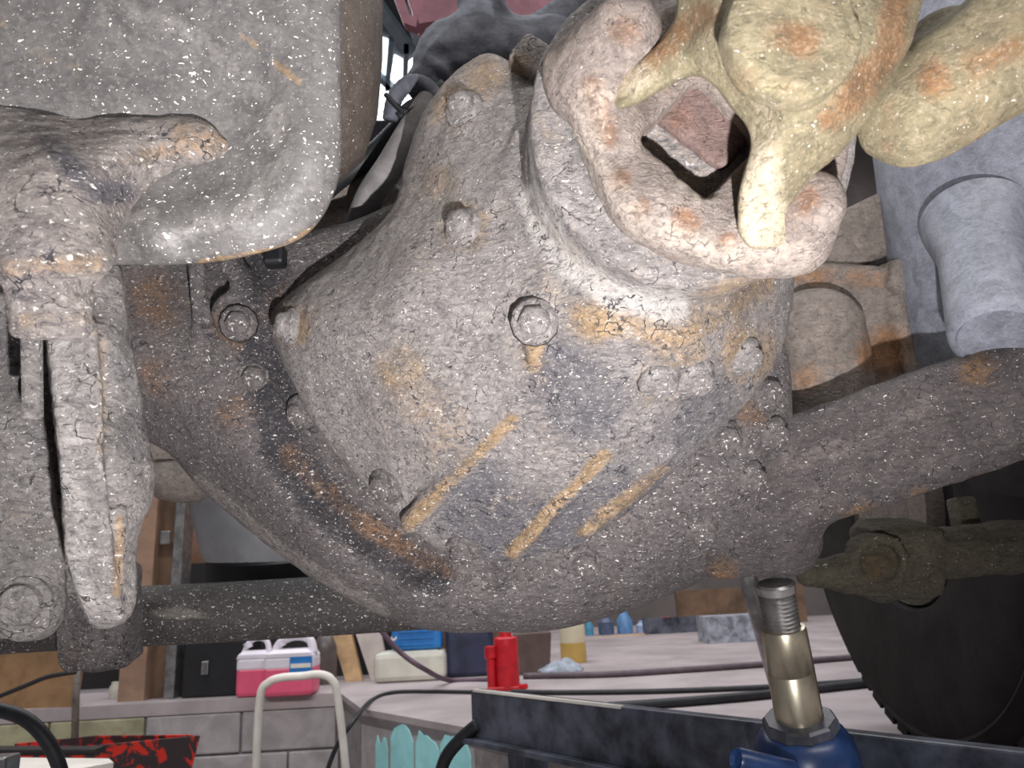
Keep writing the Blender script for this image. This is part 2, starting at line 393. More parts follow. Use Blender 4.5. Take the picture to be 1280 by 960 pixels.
M_beam = plain('black_beam_paint', S(44, 46, 53), 0.4, 0.4, 11, col2=S(98, 102, 116))
M_conc = plain('concrete_floor', S(158, 148, 148), 0.85, 0.18, 3.0, bump=0.15)
M_block = plain('concrete_block', S(158, 152, 152), 0.9, 0.18, 9, bump=0.3)
M_mossblock = plain('stained_block', S(150, 146, 118), 0.9, 0.25, 9, bump=0.3)
M_mortar = plain('mortar', S(128, 122, 120), 0.95, 0.2, 20)
M_turq = plain('turquoise_paint', S(158, 222, 224), 0.6, 0.08, 20)
M_wall = plain('hall_wall_paint', S(96, 90, 88), 0.9, 0.2, 2)
M_ceil = plain('roof_sheet', S(80, 82, 88), 0.8, 0.2, 2)
M_red = plain('red_paint', S(190, 28, 40), 0.4, 0.2, 18)
M_redframe = plain('red_chassis_paint', S(150, 100, 112), 0.6, 0.35, 7)
M_white = plain('white_paint', S(226, 220, 210), 0.45, 0.08, 10)
M_wood = plain('bare_wood', S(186, 152, 112), 0.75, 0.2, 14)
M_brown = plain('brown_board', S(104, 82, 64), 0.85, 0.35, 6)
M_black = plain('black_plastic', S(22, 22, 25), 0.5, 0.3, 8)
M_blue = plain('blue_plastic', S(40, 120, 190), 0.45, 0.15, 8)
M_cream = plain('cream_plastic', S(206, 204, 190), 0.5, 0.12, 8)
M_navy = plain('dark_blue_plastic', S(48, 52, 76), 0.5, 0.3, 8)
M_pink = plain('pink_coolant', S(222, 92, 124), 0.35, 0.08, 6)
M_plast = plain('milky_plastic', S(222, 216, 224), 0.4, 0.06, 6)
M_yel = plain('yellow_oil', S(202, 168, 92), 0.35, 0.1, 6)
M_rag = plain('grey_rag', S(150, 158, 168), 0.9, 0.25, 30)
M_frame = plain('window_frame_grey', S(128, 146, 156), 0.5, 0.15, 6)
M_day = emit('daylight_pane', (0.93, 0.95, 1.0, 1), 2.6)
def redblack():
    k = N('worn_red_black_paint'); nz = k.noise(k.coord(), 16, 4, 0.6, 0.6)
    k.l(k.mix(k.rng(nz, 0.50, 0.56), S(52, 42, 44), S(206, 44, 26)), k.b.inputs['Base Color']); k.b.inputs['Roughness'].default_value = 0.6; return k.m
M_redblack = redblack()

# ------------------------------------------------------------------ the setting: hall, floor, pit
def prism(name, xy, z0, z1, mat, parent=None):
    return extrude(name, [Vector((p[0], p[1], z0)) for p in xy], (0, 0, z1 - z0), mat, parent)
WY = 8.2
a0, a1, a2, a3 = G(-420, 912), G(425, 866), G(452, 886), G(592, 911)
a4, a5 = G(872, 972), G(1290, 1160)
pit = [(a0.x, a0.y), (a1.x, a1.y), (a2.x, a2.y), (a3.x, a3.y), (a4.x, a4.y), (a5.x, a5.y), (0.55, -1.5), (a0.x, -1.5)]
fl = [(-7, WY), (-7, -1.5), (pit[7][0], -1.5)] + [pit[i] for i in (0, 1, 2, 3, 4, 5, 6)] + [(7, -1.5), (7, WY)]
struct(prism('floor', fl, -0.05, 0.0, M_conc))
struct(prism('floor_pit', [(p[0], p[1]) for p in [(a0.x - .3, 3.6), (2.2, 3.6), (2.2, -1.5), (a0.x - .3, -1.5)]], -1.40, -1.30, M_conc))
struct(box('wall_back', (0, WY + 0.1, 2.75), (14, 0.2, 5.5), M_wall))
struct(box('wall_left', (-7.1, 3.35, 2.75), (0.2, 9.7, 5.5), M_wall))
struct(box('wall_right', (7.1, 3.35, 2.75), (0.2, 9.7, 5.5), M_wall))
struct(box('ceiling', (0, 3.35, 5.56), (14, 9.9, 0.12), M_ceil))
# bright roof-light panes between grey bars, seen through the gap beside the axle
def ceil_pt(px, py, z=5.5): return G(px, py, z)
wr = struct(thing('window_1', 'bright roof light', 'window', ceil_pt(500, 70))); del wr['label'], wr['category']
for q in ([(452, 40), (489, 52), (489, 150), (440, 150)], [(493, 70), (508, 78), (497, 130), (484, 130)], [(511, 78), (527, 66), (512, 135), (499, 135)]):
    extrude('pane', [ceil_pt(x, y, 5.47) for x, y in q], (0, 0, 0.02), M_day, wr)
for a, b, ww in (((470, 2), (512, 62), 0.10), ((508, 50), (506, 110), 0.05), ((489, 50), (484, 110), 0.05), ((470, 92), (500, 118), 0.06)):
    A, B = ceil_pt(*a, 5.40), ceil_pt(*b, 5.40); d = B - A
    box('window_bar', (A + B) / 2, (d.length, ww, 0.08), M_frame, wr, M=rotz(math.atan2(d.y, d.x)))

# pit walls: concrete blocks under the ledge
pw = struct(thing('wall_pit_end', '', '', Vector((a0.x, a0.y, -1.3)))); del pw['label'], pw['category']
def block_wall(A, B, root, z_top, rows, first_h, bh, bl, mat, thick=0.16, mort=0.008, moss=None):
    A = Vector((A.x, A.y, 0)); B = Vector((B.x, B.y, 0)); d = (B - A); L = d.length; d.normalize(); nrm = Vector((-d.y, d.x, 0))
    Mx = rotz(math.atan2(d.y, d.x)); z = z_top; rnd = random.Random(4)
    for r in range(rows):
        h = first_h if r == 0 else bh; x = 0 if r % 2 == 0 else -bl / 2
        while x < L:
            x0 = max(x, 0); x1 = min(x + bl, L)
            if x1 - x0 > 0.03:
                c = A + d * ((x0 + x1) / 2) + nrm * (thick / 2 + rnd.uniform(-.004, .004)); c.z = z - h / 2
                m = mat if (moss is None or c.x > moss) else M_mossblock
                box('block', c, (x1 - x0 - mort, thick, h - mort), m, root, Mx, 0.006)
            x += bl
        z -= h
    c = A + d * (L / 2) + nrm * (thick / 2 + 0.012); c.z = (z_top - 1.3) / 2
    box('mortar_bed', c, (L, thick - 0.006, 1.3 + z_top), M_mortar, root, Mx)
block_wall(a0, a1, pw, -0.05, 3, 0.16, 0.19, 0.39, M_block, moss=G(88, 900).x)
pr = struct(thing('wall_pit_side', '', '', Vector((a3.x, a3.y, -1.3)))); del pr['label'], pr['category']
def plainwall(A, B, root, mat):
    A = Vector((A.x, A.y, 0)); B = Vector((B.x, B.y, 0)); d = (B - A); L = d.length; d.normalize(); nrm = Vector((-d.y, d.x, 0))
    c = A + d * (L / 2) + nrm * 0.07; c.z = -0.66
    box('wall_face', c, (L, 0.14, 1.28), mat, root, rotz(math.atan2(d.y, d.x)))
    return A, d, nrm
plainwall(a1, a2, pr, M_mortar)
A, d, nrm = plainwall(a2, a3, pr, M_block); Lw = (a3 - a2).length
plainwall(a3, a4, pr, M_mortar); plainwall(a4, a5, pr, M_mortar)
# flaking turquoise paint runs on the pit side wall
rnd = random.Random(2)
for s0, s1, t0, b0 in ((.16, .28, -.075, -.30), (.31, .52, -.03, -.40), (.54, .74, -.035, -.40), (.75, .98, -.03, -.40)):
    up = [(s0 + (s1 - s0) * i / 6, t0 + rnd.uniform(-.022, .006) - (.03 if i in (0, 6) else 0)) for i in range(7)]
    lo = [(s1 - (s1 - s0) * i / 4, b0 + rnd.uniform(-.02, .02)) for i in range(5)]
    extrude('paint_flake', [A + d * (Lw * s) - nrm * 0.004 + Vector((0, 0, z)) for s, z in up + lo], nrm * 0.003, M_turq, pr)

# ------------------------------------------------------------------ drive axle
ax_root = thing('drive_axle', 'mud-crusted cast iron drive axle with bolted differential in the middle', 'axle', P(640, 795, 0.86))
hs_out = [(60, 325), (200, 322), (330, 300), (430, 280), (600, 230), (880, 280), (975, 420), (990, 520), (982, 610), (945, 680), (885, 722), (830, 745), (770, 768), (700, 786), (620, 795), (540, 789), (480, 771), (420, 742), (360, 701), (300, 654), (250, 610), (190, 553), (60, 530)]
hs_c = [(60, 430, .86), (60, 330, .92), (60, 525, .93), (170, 440, .845), (170, 335, .90), (185, 545, .91), (250, 440, .84), (250, 340, .88), (245, 535, .86), (250, 600, .93),
        (310, 400, .83), (290, 500, .835), (300, 570, .84), (300, 645, .93), (320, 545, .825), (335, 600, .822), (385, 655, .815), (440, 702, .81), (520, 745, .805), (620, 760, .80), (720, 750, .80), (790, 735, .81),
        (335, 470, .85), (352, 560, .853), (400, 622, .85), (460, 672, .845), (530, 712, .84), (620, 728, .82),
        (378, 515, .815), (360, 440, .82), (483, 605, .805), (580, 685, .80), (655, 705, .795), (730, 700, .79), (810, 690, .79), (875, 655, .785), (940, 595, .785), (968, 530, .79), (965, 470, .80), (900, 560, .77), (800, 640, .77),
        (360, 697, .91), (480, 768, .90), (620, 792, .90), (770, 765, .89), (880, 718, .88), (940, 675, .85), (980, 600, .86), (600, 400, .80), (800, 400, .78), (700, 550, .78), (450, 400, .82)]
hs_rel = Relief(hs_out, hs_c, 1.02, 0.02)
def f_housing(X):
    f = hs_rel(X)
    f = smin(f, s_cyl(X, pt(300, 400, .845), np.array([0, .3, -1.]), 26 * .84 / FPX, .03, .008), 0.02)      # boss beside the carrier corner
    f = smin(f, s_cap(X, pt(247, 335, .84), pt(252, 440, .845), .010, .006), 0.012)                       # raised weld seams
    f = smin(f, s_cap(X, pt(290, 330, .84), pt(320, 375, .83), .014, .010), 0.015)
    return f + 0.0009 * lumps(X, 0.05) + 0.0005 * lumps(X, 0.012, 1)
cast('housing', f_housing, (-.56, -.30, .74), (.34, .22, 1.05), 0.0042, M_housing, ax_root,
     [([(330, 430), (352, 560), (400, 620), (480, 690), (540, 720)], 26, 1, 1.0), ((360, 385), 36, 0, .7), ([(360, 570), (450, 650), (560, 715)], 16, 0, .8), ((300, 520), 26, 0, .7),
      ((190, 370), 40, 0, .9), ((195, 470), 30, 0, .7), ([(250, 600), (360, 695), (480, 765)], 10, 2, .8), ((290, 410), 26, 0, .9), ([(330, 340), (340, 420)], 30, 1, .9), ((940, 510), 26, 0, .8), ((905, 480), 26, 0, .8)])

ca_out = [(612, 66), (655, 92), (700, 118), (800, 110), (930, 200), (988, 328), (986, 400), (968, 455), (925, 512), (870, 562), (800, 628), (735, 676), (650, 702), (560, 690), (505, 655), (450, 600), (398, 540), (362, 470), (336, 404), (362, 368), (430, 318), (490, 262), (508, 200), (530, 140), (568, 92)]
ca_c = [(612, 75, .745), (575, 100, .745), (650, 110, .715), (560, 135, .735), (520, 220, .765), (560, 220, .695), (450, 312, .775), (500, 300, .705), (345, 402, .80), (395, 395, .735), (440, 370, .715), (480, 330, .702), (500, 500, .695), (440, 480, .735), (400, 525, .785), (450, 590, .79), (500, 645, .785), (520, 580, .735),
        (560, 560, .70), (640, 510, .672), (620, 400, .65), (560, 400, .662), (520, 430, .68), (580, 285, .66), (600, 180, .69), (680, 180, .65), (660, 300, .628), (700, 400, .62), (760, 440, .622), (850, 440, .635), (930, 400, .675), (980, 360, .735), (975, 430, .75), (925, 500, .735), (870, 548, .735), (800, 500, .662), (820, 570, .715),
        (740, 580, .70), (660, 640, .735), (780, 630, .745), (730, 668, .77), (640, 690, .78), (560, 680, .785), (700, 500, .652), (800, 250, .60)]
ca_rel = Relief(ca_out, ca_c, 0.88, 0.012)
def f_carrier(X):
    f = ca_rel(X)
    for a, b, ra, rb in ((pt(645, 512, .672), pt(515, 652, .765), .011, .011), (pt(765, 555, .692), pt(645, 688, .765), .009, .008), (pt(838, 560, .715), pt(735, 662, .762), .008, .007),
                         (pt(735, 395, .622), pt(850, 455, .637), .008, .006), (pt(668, 400, .632), pt(672, 450, .638), .010, .008), (pt(650, 170, .667), pt(610, 300, .655), .007, .005)):
        f = smin(f, s_cap(X, a, b, ra, rb), 0.010)
    f = smin(f, s_cyl(X, pt(850, 182, .605), np.array([.06, .07, -1.]), .122, .050, .010), 0.005)
    f = smin(f, s_cap(X, pt(862, 180, .57), pt(880, 172, .52), .098, .075), 0.012)       # pinion bearing collar
    f = smin(f, s_box(X, pt(668, 86, .735), np.array([.8, -.6, .0]), np.array([.6, .8, 0]), (.021, .016, .03), .005), 0.003)
    return f + 0.0009 * lumps(X, 0.045, 2) + 0.0006 * lumps(X, 0.012, 3)
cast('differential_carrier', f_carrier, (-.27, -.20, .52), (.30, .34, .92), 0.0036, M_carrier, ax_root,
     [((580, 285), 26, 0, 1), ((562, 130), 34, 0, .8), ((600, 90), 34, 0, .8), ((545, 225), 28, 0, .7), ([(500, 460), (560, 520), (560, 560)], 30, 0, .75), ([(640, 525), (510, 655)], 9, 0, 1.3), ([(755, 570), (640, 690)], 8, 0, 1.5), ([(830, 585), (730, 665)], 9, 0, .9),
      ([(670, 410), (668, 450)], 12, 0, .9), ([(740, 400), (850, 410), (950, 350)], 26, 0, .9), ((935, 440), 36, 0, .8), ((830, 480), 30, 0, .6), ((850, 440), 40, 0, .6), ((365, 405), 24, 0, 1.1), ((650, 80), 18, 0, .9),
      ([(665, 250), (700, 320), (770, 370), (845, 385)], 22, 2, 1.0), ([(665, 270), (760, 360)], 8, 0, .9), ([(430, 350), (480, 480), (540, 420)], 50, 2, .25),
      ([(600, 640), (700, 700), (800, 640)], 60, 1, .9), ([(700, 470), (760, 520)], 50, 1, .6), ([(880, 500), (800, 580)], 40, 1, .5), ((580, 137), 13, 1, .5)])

# hexagon bolts with dirt-filled washers around the carrier flange and on its face
def bolt_mesh(r, hgt):
    bm = bmesh.new()
    prof = [(r * 1.6, -0.005, 12), (r * 1.42, 0.0012, 12), (r * 1.12, 0.0028, 12), (r * 1.04, 0.004, 6), (r * .98, hgt * .78, 6), (r * .74, hgt, 6)]
    rings = []
    for rr, z, n in prof:
        ring = []
        for k in range(12):
            a = 2 * math.pi * k / 12; q = rr
            if n == 6: q = rr * (1.0 if k % 2 == 0 else 0.90)
            ring.append(bm.verts.new((q * math.cos(a), q * math.sin(a), z)))
        rings.append(ring)
    for i in range(len(rings) - 1):
        for k in range(12): bm.faces.new((rings[i][k], rings[i][(k + 1) % 12], rings[i + 1][(k + 1) % 12], rings[i + 1][k]))
    bm.faces.new(rings[-1]); bm.faces.new(rings[0][::-1]); bmesh.ops.recalc_face_normals(bm, faces=bm.faces)
    me = bpy.data.meshes.new('bolt'); bm.to_mesh(me); me.polygons.foreach_set('use_smooth', [True] * len(me.polygons)); bm.free(); return me
BM1 = bolt_mesh(0.0130, 0.0125); BM1.materials.append(M_housing)
BM2 = bolt_mesh(0.0130, 0.0125); BM2.materials.append(M_carrier)
f_both = lambda X: np.minimum(f_housing(X), f_carrier(X))
for px, py, me in ((378, 515, BM1), (483, 605, BM1), (580, 685, BM1), (730, 702, BM1), (876, 662, BM1), (938, 598, BM1), (966, 543, BM1), (958, 492, BM1), (906, 548, BM1), (318, 472, BM1), (298, 404, BM1),
                   (580, 285, BM2), (668, 402, BM2), (825, 474, BM2), (869, 472, BM2), (931, 446, BM2), (580, 137, BM2), (362, 408, BM2)):
    p, n = hit(f_both, px, py); b = bpy.data.objects.new('bolt', me); COL.objects.link(b); b.parent = ax_root
    b.location = p - ax_root.location + n * 0.002; b.rotation_euler = n.to_track_quat('Z', 'Y').to_euler()

# right axle arm, boxed and rounded
arm_a, arm_b = pt(850, 640, .90), pt(1400, 452, .80)
arm_b = arm_a + (arm_b - arm_a) * 1.75
def f_arm(X):
    up = np.array([.33, .94, 0.])
    f = s_box(X, (arm_a + arm_b) / 2, arm_b - arm_a, up, (np.linalg.norm(arm_b - arm_a) / 2, .061, .060), .026)
    f = smin(f, s_cap(X, pt(985, 680, .87), pt(900, 690, .89), .035, .030), .03)
    return f + 0.0020 * lumps(X, 0.05, 1) + 0.0008 * lumps(X, 0.014, 2)
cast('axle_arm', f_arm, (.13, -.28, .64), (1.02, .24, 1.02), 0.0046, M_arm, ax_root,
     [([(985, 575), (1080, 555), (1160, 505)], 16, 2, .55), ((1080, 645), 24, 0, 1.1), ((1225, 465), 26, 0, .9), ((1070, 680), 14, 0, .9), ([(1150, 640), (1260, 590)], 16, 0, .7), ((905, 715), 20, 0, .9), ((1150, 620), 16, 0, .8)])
# bracket castings behind the carrier
def f_brk(X):
    f = s_box(X, pt(1070, 440, 1.06), np.array([1., -.1, -.1]), np.array([.1, 1, 0]), (.115, .115, .04), .012)
    f = smin(f, s_cap(X, pt(1020, 420, 1.0), pt(1030, 545, 1.0), .062, .070), .012)
    f = smin(f, s_cap(X, pt(1145, 480, 1.0), pt(1120, 380, 1.01), .012, .012), .015)
    f = np.minimum(f, s_box(X, pt(1062, 300, 1.10), np.array([1., .45, 0]), np.array([-.4, 1, 0]), (.09, .042, .05), .012))
    f = np.minimum(f, s_box(X, pt(1122, 350, 1.03), np.array([1., -.3, 0]), np.array([.3, 1, 0]), (.022, .022, .03), .008))
    return f + 0.0016 * lumps(X, 0.05, 3)
cast('spring_seat_bracket', f_brk, (.28, -.26, .90), (.66, .28, 1.20), 0.0048, M_brk, ax_root, [((1105, 440), 30, 0, 1.2), ((1120, 485), 12, 0, 1), ([(1000, 345), (1100, 350)], 14, 0, .8), ((1010, 470), 20, 0, .7), ([(1000, 380), (1030, 520)], 40, 2, .4)])

# ------------------------------------------------------------------ propeller shaft joint
ps = thing('propeller_shaft', 'yellow-tinted propeller shaft joint with forked yoke bolted to rusty pinion flange', 'driveshaft', P(900, 340, .5))
def f_flange(X):
    f = s_cyl(X, pt(893, 168, .515), np.array([.12, .14, -1.]), 166 * .515 / FPX, .018, .009)
    f = smin(f, s_cyl(X, pt(880, 178, .56), np.array([.12, .14, -1.]), .070, .04, .01), .012)
    f = smin(f, s_cap(X, pt(735, 95, .50), pt(782, 38, .455), .030, .021), .015)         # upper ear
    f = smin(f, s_cap(X, pt(760, 150, .49), pt(745, 110, .48), .018, .018), .02)
    f = smin(f, s_cap(X, pt(985, 290, .50), pt(1014, 255, .462), .030, .020), .015)       # lower ear
    f = smin(f, s_cap(X, pt(800, 250, .495), pt(940, 310, .495), .014, .016), .02)
    hole = s_box(X, pt(884, 165, .48), np.array([1., -1., 0]), np.array([1., 1, 0]), (.030, .029, .05), .005)
    return smax(f, -hole, .006) + 0.0007 * lumps(X, 0.03, 1) + 0.0005 * lumps(X, 0.011, 2)
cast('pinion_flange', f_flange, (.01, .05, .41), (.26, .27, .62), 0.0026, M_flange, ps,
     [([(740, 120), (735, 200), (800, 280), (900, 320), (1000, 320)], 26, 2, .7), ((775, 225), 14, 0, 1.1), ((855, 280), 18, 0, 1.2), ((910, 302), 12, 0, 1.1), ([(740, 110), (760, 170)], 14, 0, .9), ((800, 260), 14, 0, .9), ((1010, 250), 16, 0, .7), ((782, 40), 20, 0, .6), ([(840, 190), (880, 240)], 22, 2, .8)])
def f_cross(X):
    f = s_box(X, pt(879, 155, .538), np.array([1., -.8, 0]), np.array([.8, 1, 0]), (.031, .027, .026), .006)
    return f + .0012 * lumps(X, .02)
cast('joint_cross', f_cross, (.07, .10, .47), (.19, .24, .57), 0.0026, M_cross, ps, [((850, 150), 20, 0, .8)])
yk_out = [(872, -70), (846, 20), (805, 72), (755, 100), (735, 116), (740, 138), (790, 132), (832, 108), (868, 94), (892, 106), (916, 136), (936, 162), (938, 190), (928, 225), (922, 262), (926, 298), (950, 312), (984, 302), (998, 262), (1006, 232), (1045, 195), (1088, 146), (1124, 88), (1150, 10), (1152, -70)]
yk_c = [(880, -60, .41), (1010, -60, .39), (1140, -60, .42), (850, 30, .435), (742, 122, .474), (765, 115, .466), (800, 100, .450), (840, 70, .435), (868, 88, .430), (890, 60, .405), (900, 100, .420), (940, 155, .425), (990, 150, .398), (1060, 120, .398), (1085, 140, .42), (1120, 85, .42), (1110, 40, .395), (1080, 0, .39), (985, 50, .386), (900, 10, .395), (1040, 185, .425), (965, 200, .415), (935, 210, .432), (995, 225, .435), (955, 306, .464), (960, 275, .455), (930, 265, .456), (930, 296, .464), (985, 296, .464), (992, 270, .460), (950, 240, .435)]
yk_rel = Relief(yk_out, yk_c, 0.515, 0.004, 4)
def f_yoke(X):
    f = yk_rel(X); axd = np.array([.06, .08, -1.])
    f = smin(f, s_cyl(X, pt(986, 50, .384), axd, 86 * .38 / FPX, .009, .003), .003)
    f = smin(f, s_cyl(X, pt(986, 50, .381), axd, 70 * .376 / FPX, .0085, .002), .0015)
    return f + 0.0006 * lumps(X, 0.03, 2) + 0.0003 * lumps(X, 0.010, 0)
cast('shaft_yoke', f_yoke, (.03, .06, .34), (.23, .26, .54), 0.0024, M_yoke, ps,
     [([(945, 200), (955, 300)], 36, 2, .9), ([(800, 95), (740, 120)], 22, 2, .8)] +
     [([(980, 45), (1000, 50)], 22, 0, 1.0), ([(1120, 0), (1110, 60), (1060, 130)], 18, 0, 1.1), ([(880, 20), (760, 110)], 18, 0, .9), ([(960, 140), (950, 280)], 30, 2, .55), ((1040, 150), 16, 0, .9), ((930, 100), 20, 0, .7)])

lathe_a, lathe_b = P(1012, -62, .44), P(1060, -760, .36)
lathe('shaft_tube', lathe_a, lathe_b - lathe_a, [(.02, 0), (.040, 0), (.044, .02), (.044, .9), (.02, .9)], M_yoke, ps, 40)
# rounded strut at the upper right, yellow light tint in its colour
def f_strut(X):
    f = s_cap(X, pt(1150, 140, .44), pt(1420, -60, .40) * 2.6 - pt(1150, 140, .44) * 1.6, .030, .056)
    f = smin(f, s_cap(X, pt(1120, 150, .445), pt(1180, 60, .46), .018, .022), .015)
    return f + 0.0014 * lumps(X, 0.04, 3)
vst = cast('torque_rod', f_strut, (.18, .10, .26), (.62, .50, .53), 0.0034, M_yoke, None, [((1165, 100), 22, 0, 1.2), ([(1110, 130), (1110, 185)], 14, 0, .6), ([(1220, 80), (1270, 60)], 14, 0, .6)])
tag(vst, 'yellow-tinted round-ended rod overlapping the blue-grey brake chamber', 'rod')

# brake chamber
bc = thing('brake_chamber', 'smooth blue-grey brake chamber with a short round stub on its side', 'brake chamber', P(1240, 520, .97))
def lathe_cam(name, pa, pb, prof, mat, parent, seg=48):
    A, B = P(*pa), P(*pb); L = (B - A).length
    return lathe(name, A, B - A, [(r, h * L) for r, h in prof], mat, parent, seg)
lathe_cam('body', (1255, 40, 1.00), (1318, 540, 1.00), [(.02, -.25), (.15, -.25), (.17, -.2), (.17, .84), (.166, .88), (.166, .90), (.17, .92), (.165, .96), (.02, .98)], M_cyl, bc, 64)
lathe_cam('stub', (1228, 322, .86), (1246, 424, .77), [(.060, -.5), (.052, -.25), (.0455, -.05), (.0440, .15), (.0435, .93), (.041, .98), (.037, 1.0), (.034, .97), (.004, .97)], M_cyl, bc, 40)

# ------------------------------------------------------------------ air spring and bracket on the left
asp = thing('air_spring', 'dark speckled air spring with pressed round plate and rolled rim', 'air spring', P(250, 335, .52))
pl_out = [(-150, -120), (400, -120), (424, -40), (426, 60), (427, 190), (416, 245), (385, 292), (330, 315), (250, 329), (140, 331), (-150, 334)]
pl_c = [(-100, -100, .510), (200, -100, .505), (400, -100, .503), (420, 0, .512), (423, 190, .514), (408, 250, .514), (378, 290, .516), (250, 324, .518), (150, 328, .518), (-100, 330, .52),
        (395, 40, .500), (396, 190, .498), (368, 248, .498), (300, 287, .499), (200, 304, .500), (100, 308, .501), (-100, 305, .502),
        (352, 60, .502), (356, 190, .500), (330, 238, .500), (255, 272, .501), (165, 286, .502), (-100, 285, .504), (318, 90, .511), (326, 180, .511), (303, 222, .511), (235, 252, .511), (150, 264, .511),
        (255, 50, .511), (215, 5, .503), (245, 25, .503), (300, 40, .502), (130, -20, .506), (180, 70, .513), (100, 40, .513), (120, 110, .515), (0, 60, .514), (0, 200, .516), (220, 170, .516)]
pl_rel = Relief(pl_out, pl_c, 0.60, 0.006)
cast('base_plate', lambda X: pl_rel(X) + .0003 * lumps(X, .05, 1), (-.46, .06, .46), (-.09, .36, .62), 0.003, M_plate, asp,
     [([(130, 0), (250, 45), (340, 130), (352, 200), (300, 270), (200, 300)], 16, 2, .55), ([(300, 45), (330, 62)], 5, 0, 1.0), ([(345, 78), (372, 102)], 6, 0, 1.2), ([(250, 329), (350, 312), (395, 285)], 6, 0, 1.4), ([(150, 270), (190, 268)], 12, 2, .7), ((60, 60), 30, 0, .6), ([(0, 30), (100, 90)], 16, 0, .5)])
lathe_cam('bellows', (270, -150, .80), (270, 200, .80), [(.05, -.1), (.165, -.05), (.172, .2), (.171, .6), (.166, .8), (.152, .95), (.12, 1.06), (.05, 1.08)], M_bellows, asp, 56)

hb = thing('suspension_bracket', 'crusted suspension bracket with threaded boss and long tapered leg beside air spring', 'bracket', P(120, 780, .56))
br_out = [(-120, 120), (0, 132), (100, 148), (180, 146), (248, 149), (284, 180), (272, 200), (215, 215), (170, 250), (148, 290), (142, 325), (112, 345), (20, 345), (-5, 320), (-120, 320)]
br_c = [(-100, 130, .508), (0, 140, .508), (100, 155, .508), (200, 152, .508), (278, 182, .510), (250, 180, .496), (230, 180, .490), (150, 185, .476), (60, 190, .455), (-60, 200, .455), (210, 212, .508), (165, 250, .504), (120, 240, .455), (60, 250, .435), (0, 260, .435), (60, 310, .42), (130, 310, .445), (0, 310, .43), (-100, 300, .44), (60, 342, .425)]
br_rel = Relief(br_out, br_c, 0.53, 0.006)
def f_boss(X):
    f = br_rel(X)
    f = smin(f, s_cyl(X, pt(64, 372, .455), np.array([.02, 1., -.12]), 47 * .455 / FPX, .024, .006), .010)
    f = smin(f, s_cyl(X, pt(62, 330, .455), np.array([.02, 1., -.12]), 64 * .455 / FPX, .009, .006), .008)
    return f + .0011 * lumps(X, .03, 2) + .0008 * lumps(X, .010, 1)
cast('threaded_boss', f_boss, (-.37, .02, .39), (-.16, .19, .55), 0.0027, M_boss, hb,
     [([(230, 165), (270, 180)], 20, 0, 1.0), ([(150, 200), (230, 185)], 12, 0, .8), ([(10, 335), (120, 330)], 14, 0, .8), ([(30, 400), (110, 395)], 12, 0, .8), ([(20, 130), (120, 240), (160, 240)], 16, 1, .7), ([(20, 300), (100, 300)], 26, 2, .4)])
lg_out = [(60, 395), (114, 395), (126, 470), (132, 600), (146, 720), (154, 772), (120, 779), (108, 772), (84, 700), (76, 600), (66, 500)]
lg_rel = Relief(lg_out, [(64, 400, .475), (112, 400, .475), (72, 550, .482), (128, 550, .484), (84, 690, .500), (138, 690, .502), (112, 772, .516), (150, 770, .520)], 0.555, 0.004)
lp_out = [(104, 350), (130, 338), (150, 334), (160, 400), (172, 470), (184, 545), (194, 590), (190, 625), (176, 655), (170, 700), (164, 768), (110, 772), (100, 600)]
lp_rel = Relief(lp_out, [(100, 400, .53), (100, 500, .53), (100, 620, .54), (108, 720, .545), (110, 360, .52), (150, 345, .54), (130, 420, .500), (160, 420, .54), (135, 560, .505), (150, 500, .535), (180, 545, .56), (150, 600, .520), (190, 600, .565), (150, 680, .522), (168, 690, .555), (160, 760, .55), (120, 765, .53)], 0.60, 0.005)
def f_leg(X):
    f = smin(lg_rel(X), lp_rel(X), .003); f = smin(f, s_cap(X, pt(150, 640, .524), pt(146, 750, .535), .0045, .004), .003)
    return f + .0009 * lumps(X, .03, 1) + .0008 * lumps(X, .009, 2)
cast('leg', f_leg, (-.35, -.21, .44), (-.24, .10, .64), 0.0026, M_hanger, hb,
     [([(70, 420), (80, 540), (96, 680), (115, 760)], 26, 2, .6), ([(124, 420), (128, 560)], 10, 0, .9), ([(150, 650), (146, 740)], 7, 0, 1.5), ([(150, 420), (165, 560)], 22, 1, .5)])
lathe_cam('stud', (39, 395, .50), (41, 520, .52), [(.0065, 0), (.0065, 1)], M_hanger, hb, 16)

sp_ = thing('shackle_plate', 'grey speckled shackle plate with round bolt at its lower end', 'plate', P(30, 830, .62))
sk_out = [(-120, 380), (20, 380), (22, 492), (48, 500), (60, 560), (74, 660), (82, 720), (80, 770), (62, 795), (30, 800), (-10, 795), (-120, 790)]
sk_c = [(-100, 400, .60), (15, 400, .60), (0, 480, .60), (0, 505, .585), (40, 510, .585), (50, 600, .59), (0, 600, .585), (-100, 600, .59), (0, 700, .60), (70, 700, .605), (35, 755, .60), (-100, 780, .61), (30, 795, .62), (75, 770, .62)]
sk_rel = Relief(sk_out, sk_c, 0.68, 0.006)
sk2 = Relief([(-60, 400), (135, 385), (140, 500), (135, 640), (120, 720), (90, 740), (-60, 740)], [(-60, 400, .66), (135, 400, .66), (100, 720, .66), (0, 600, .66)], .70, .004)
def f_sk(X):
    f = np.minimum(sk_rel(X), sk2(X)); f = smin(f, s_cyl(X, pt(34, 756, .605), np.array([0, .1, -1.]), 42 * .6 / FPX, .012, .006), .006)
    return f + .0012 * lumps(X, .03, 2) + .0006 * lumps(X, .01, 1)
cast('plate', f_sk, (-.49, -.24, .55), (-.33, .09, .72), 0.003, M_hanger, sp_, [([(0, 640), (40, 660)], 24, 0, .7), ([(20, 450), (50, 560)], 22, 1, .5), ((0, 440), 30, 1, .6)])
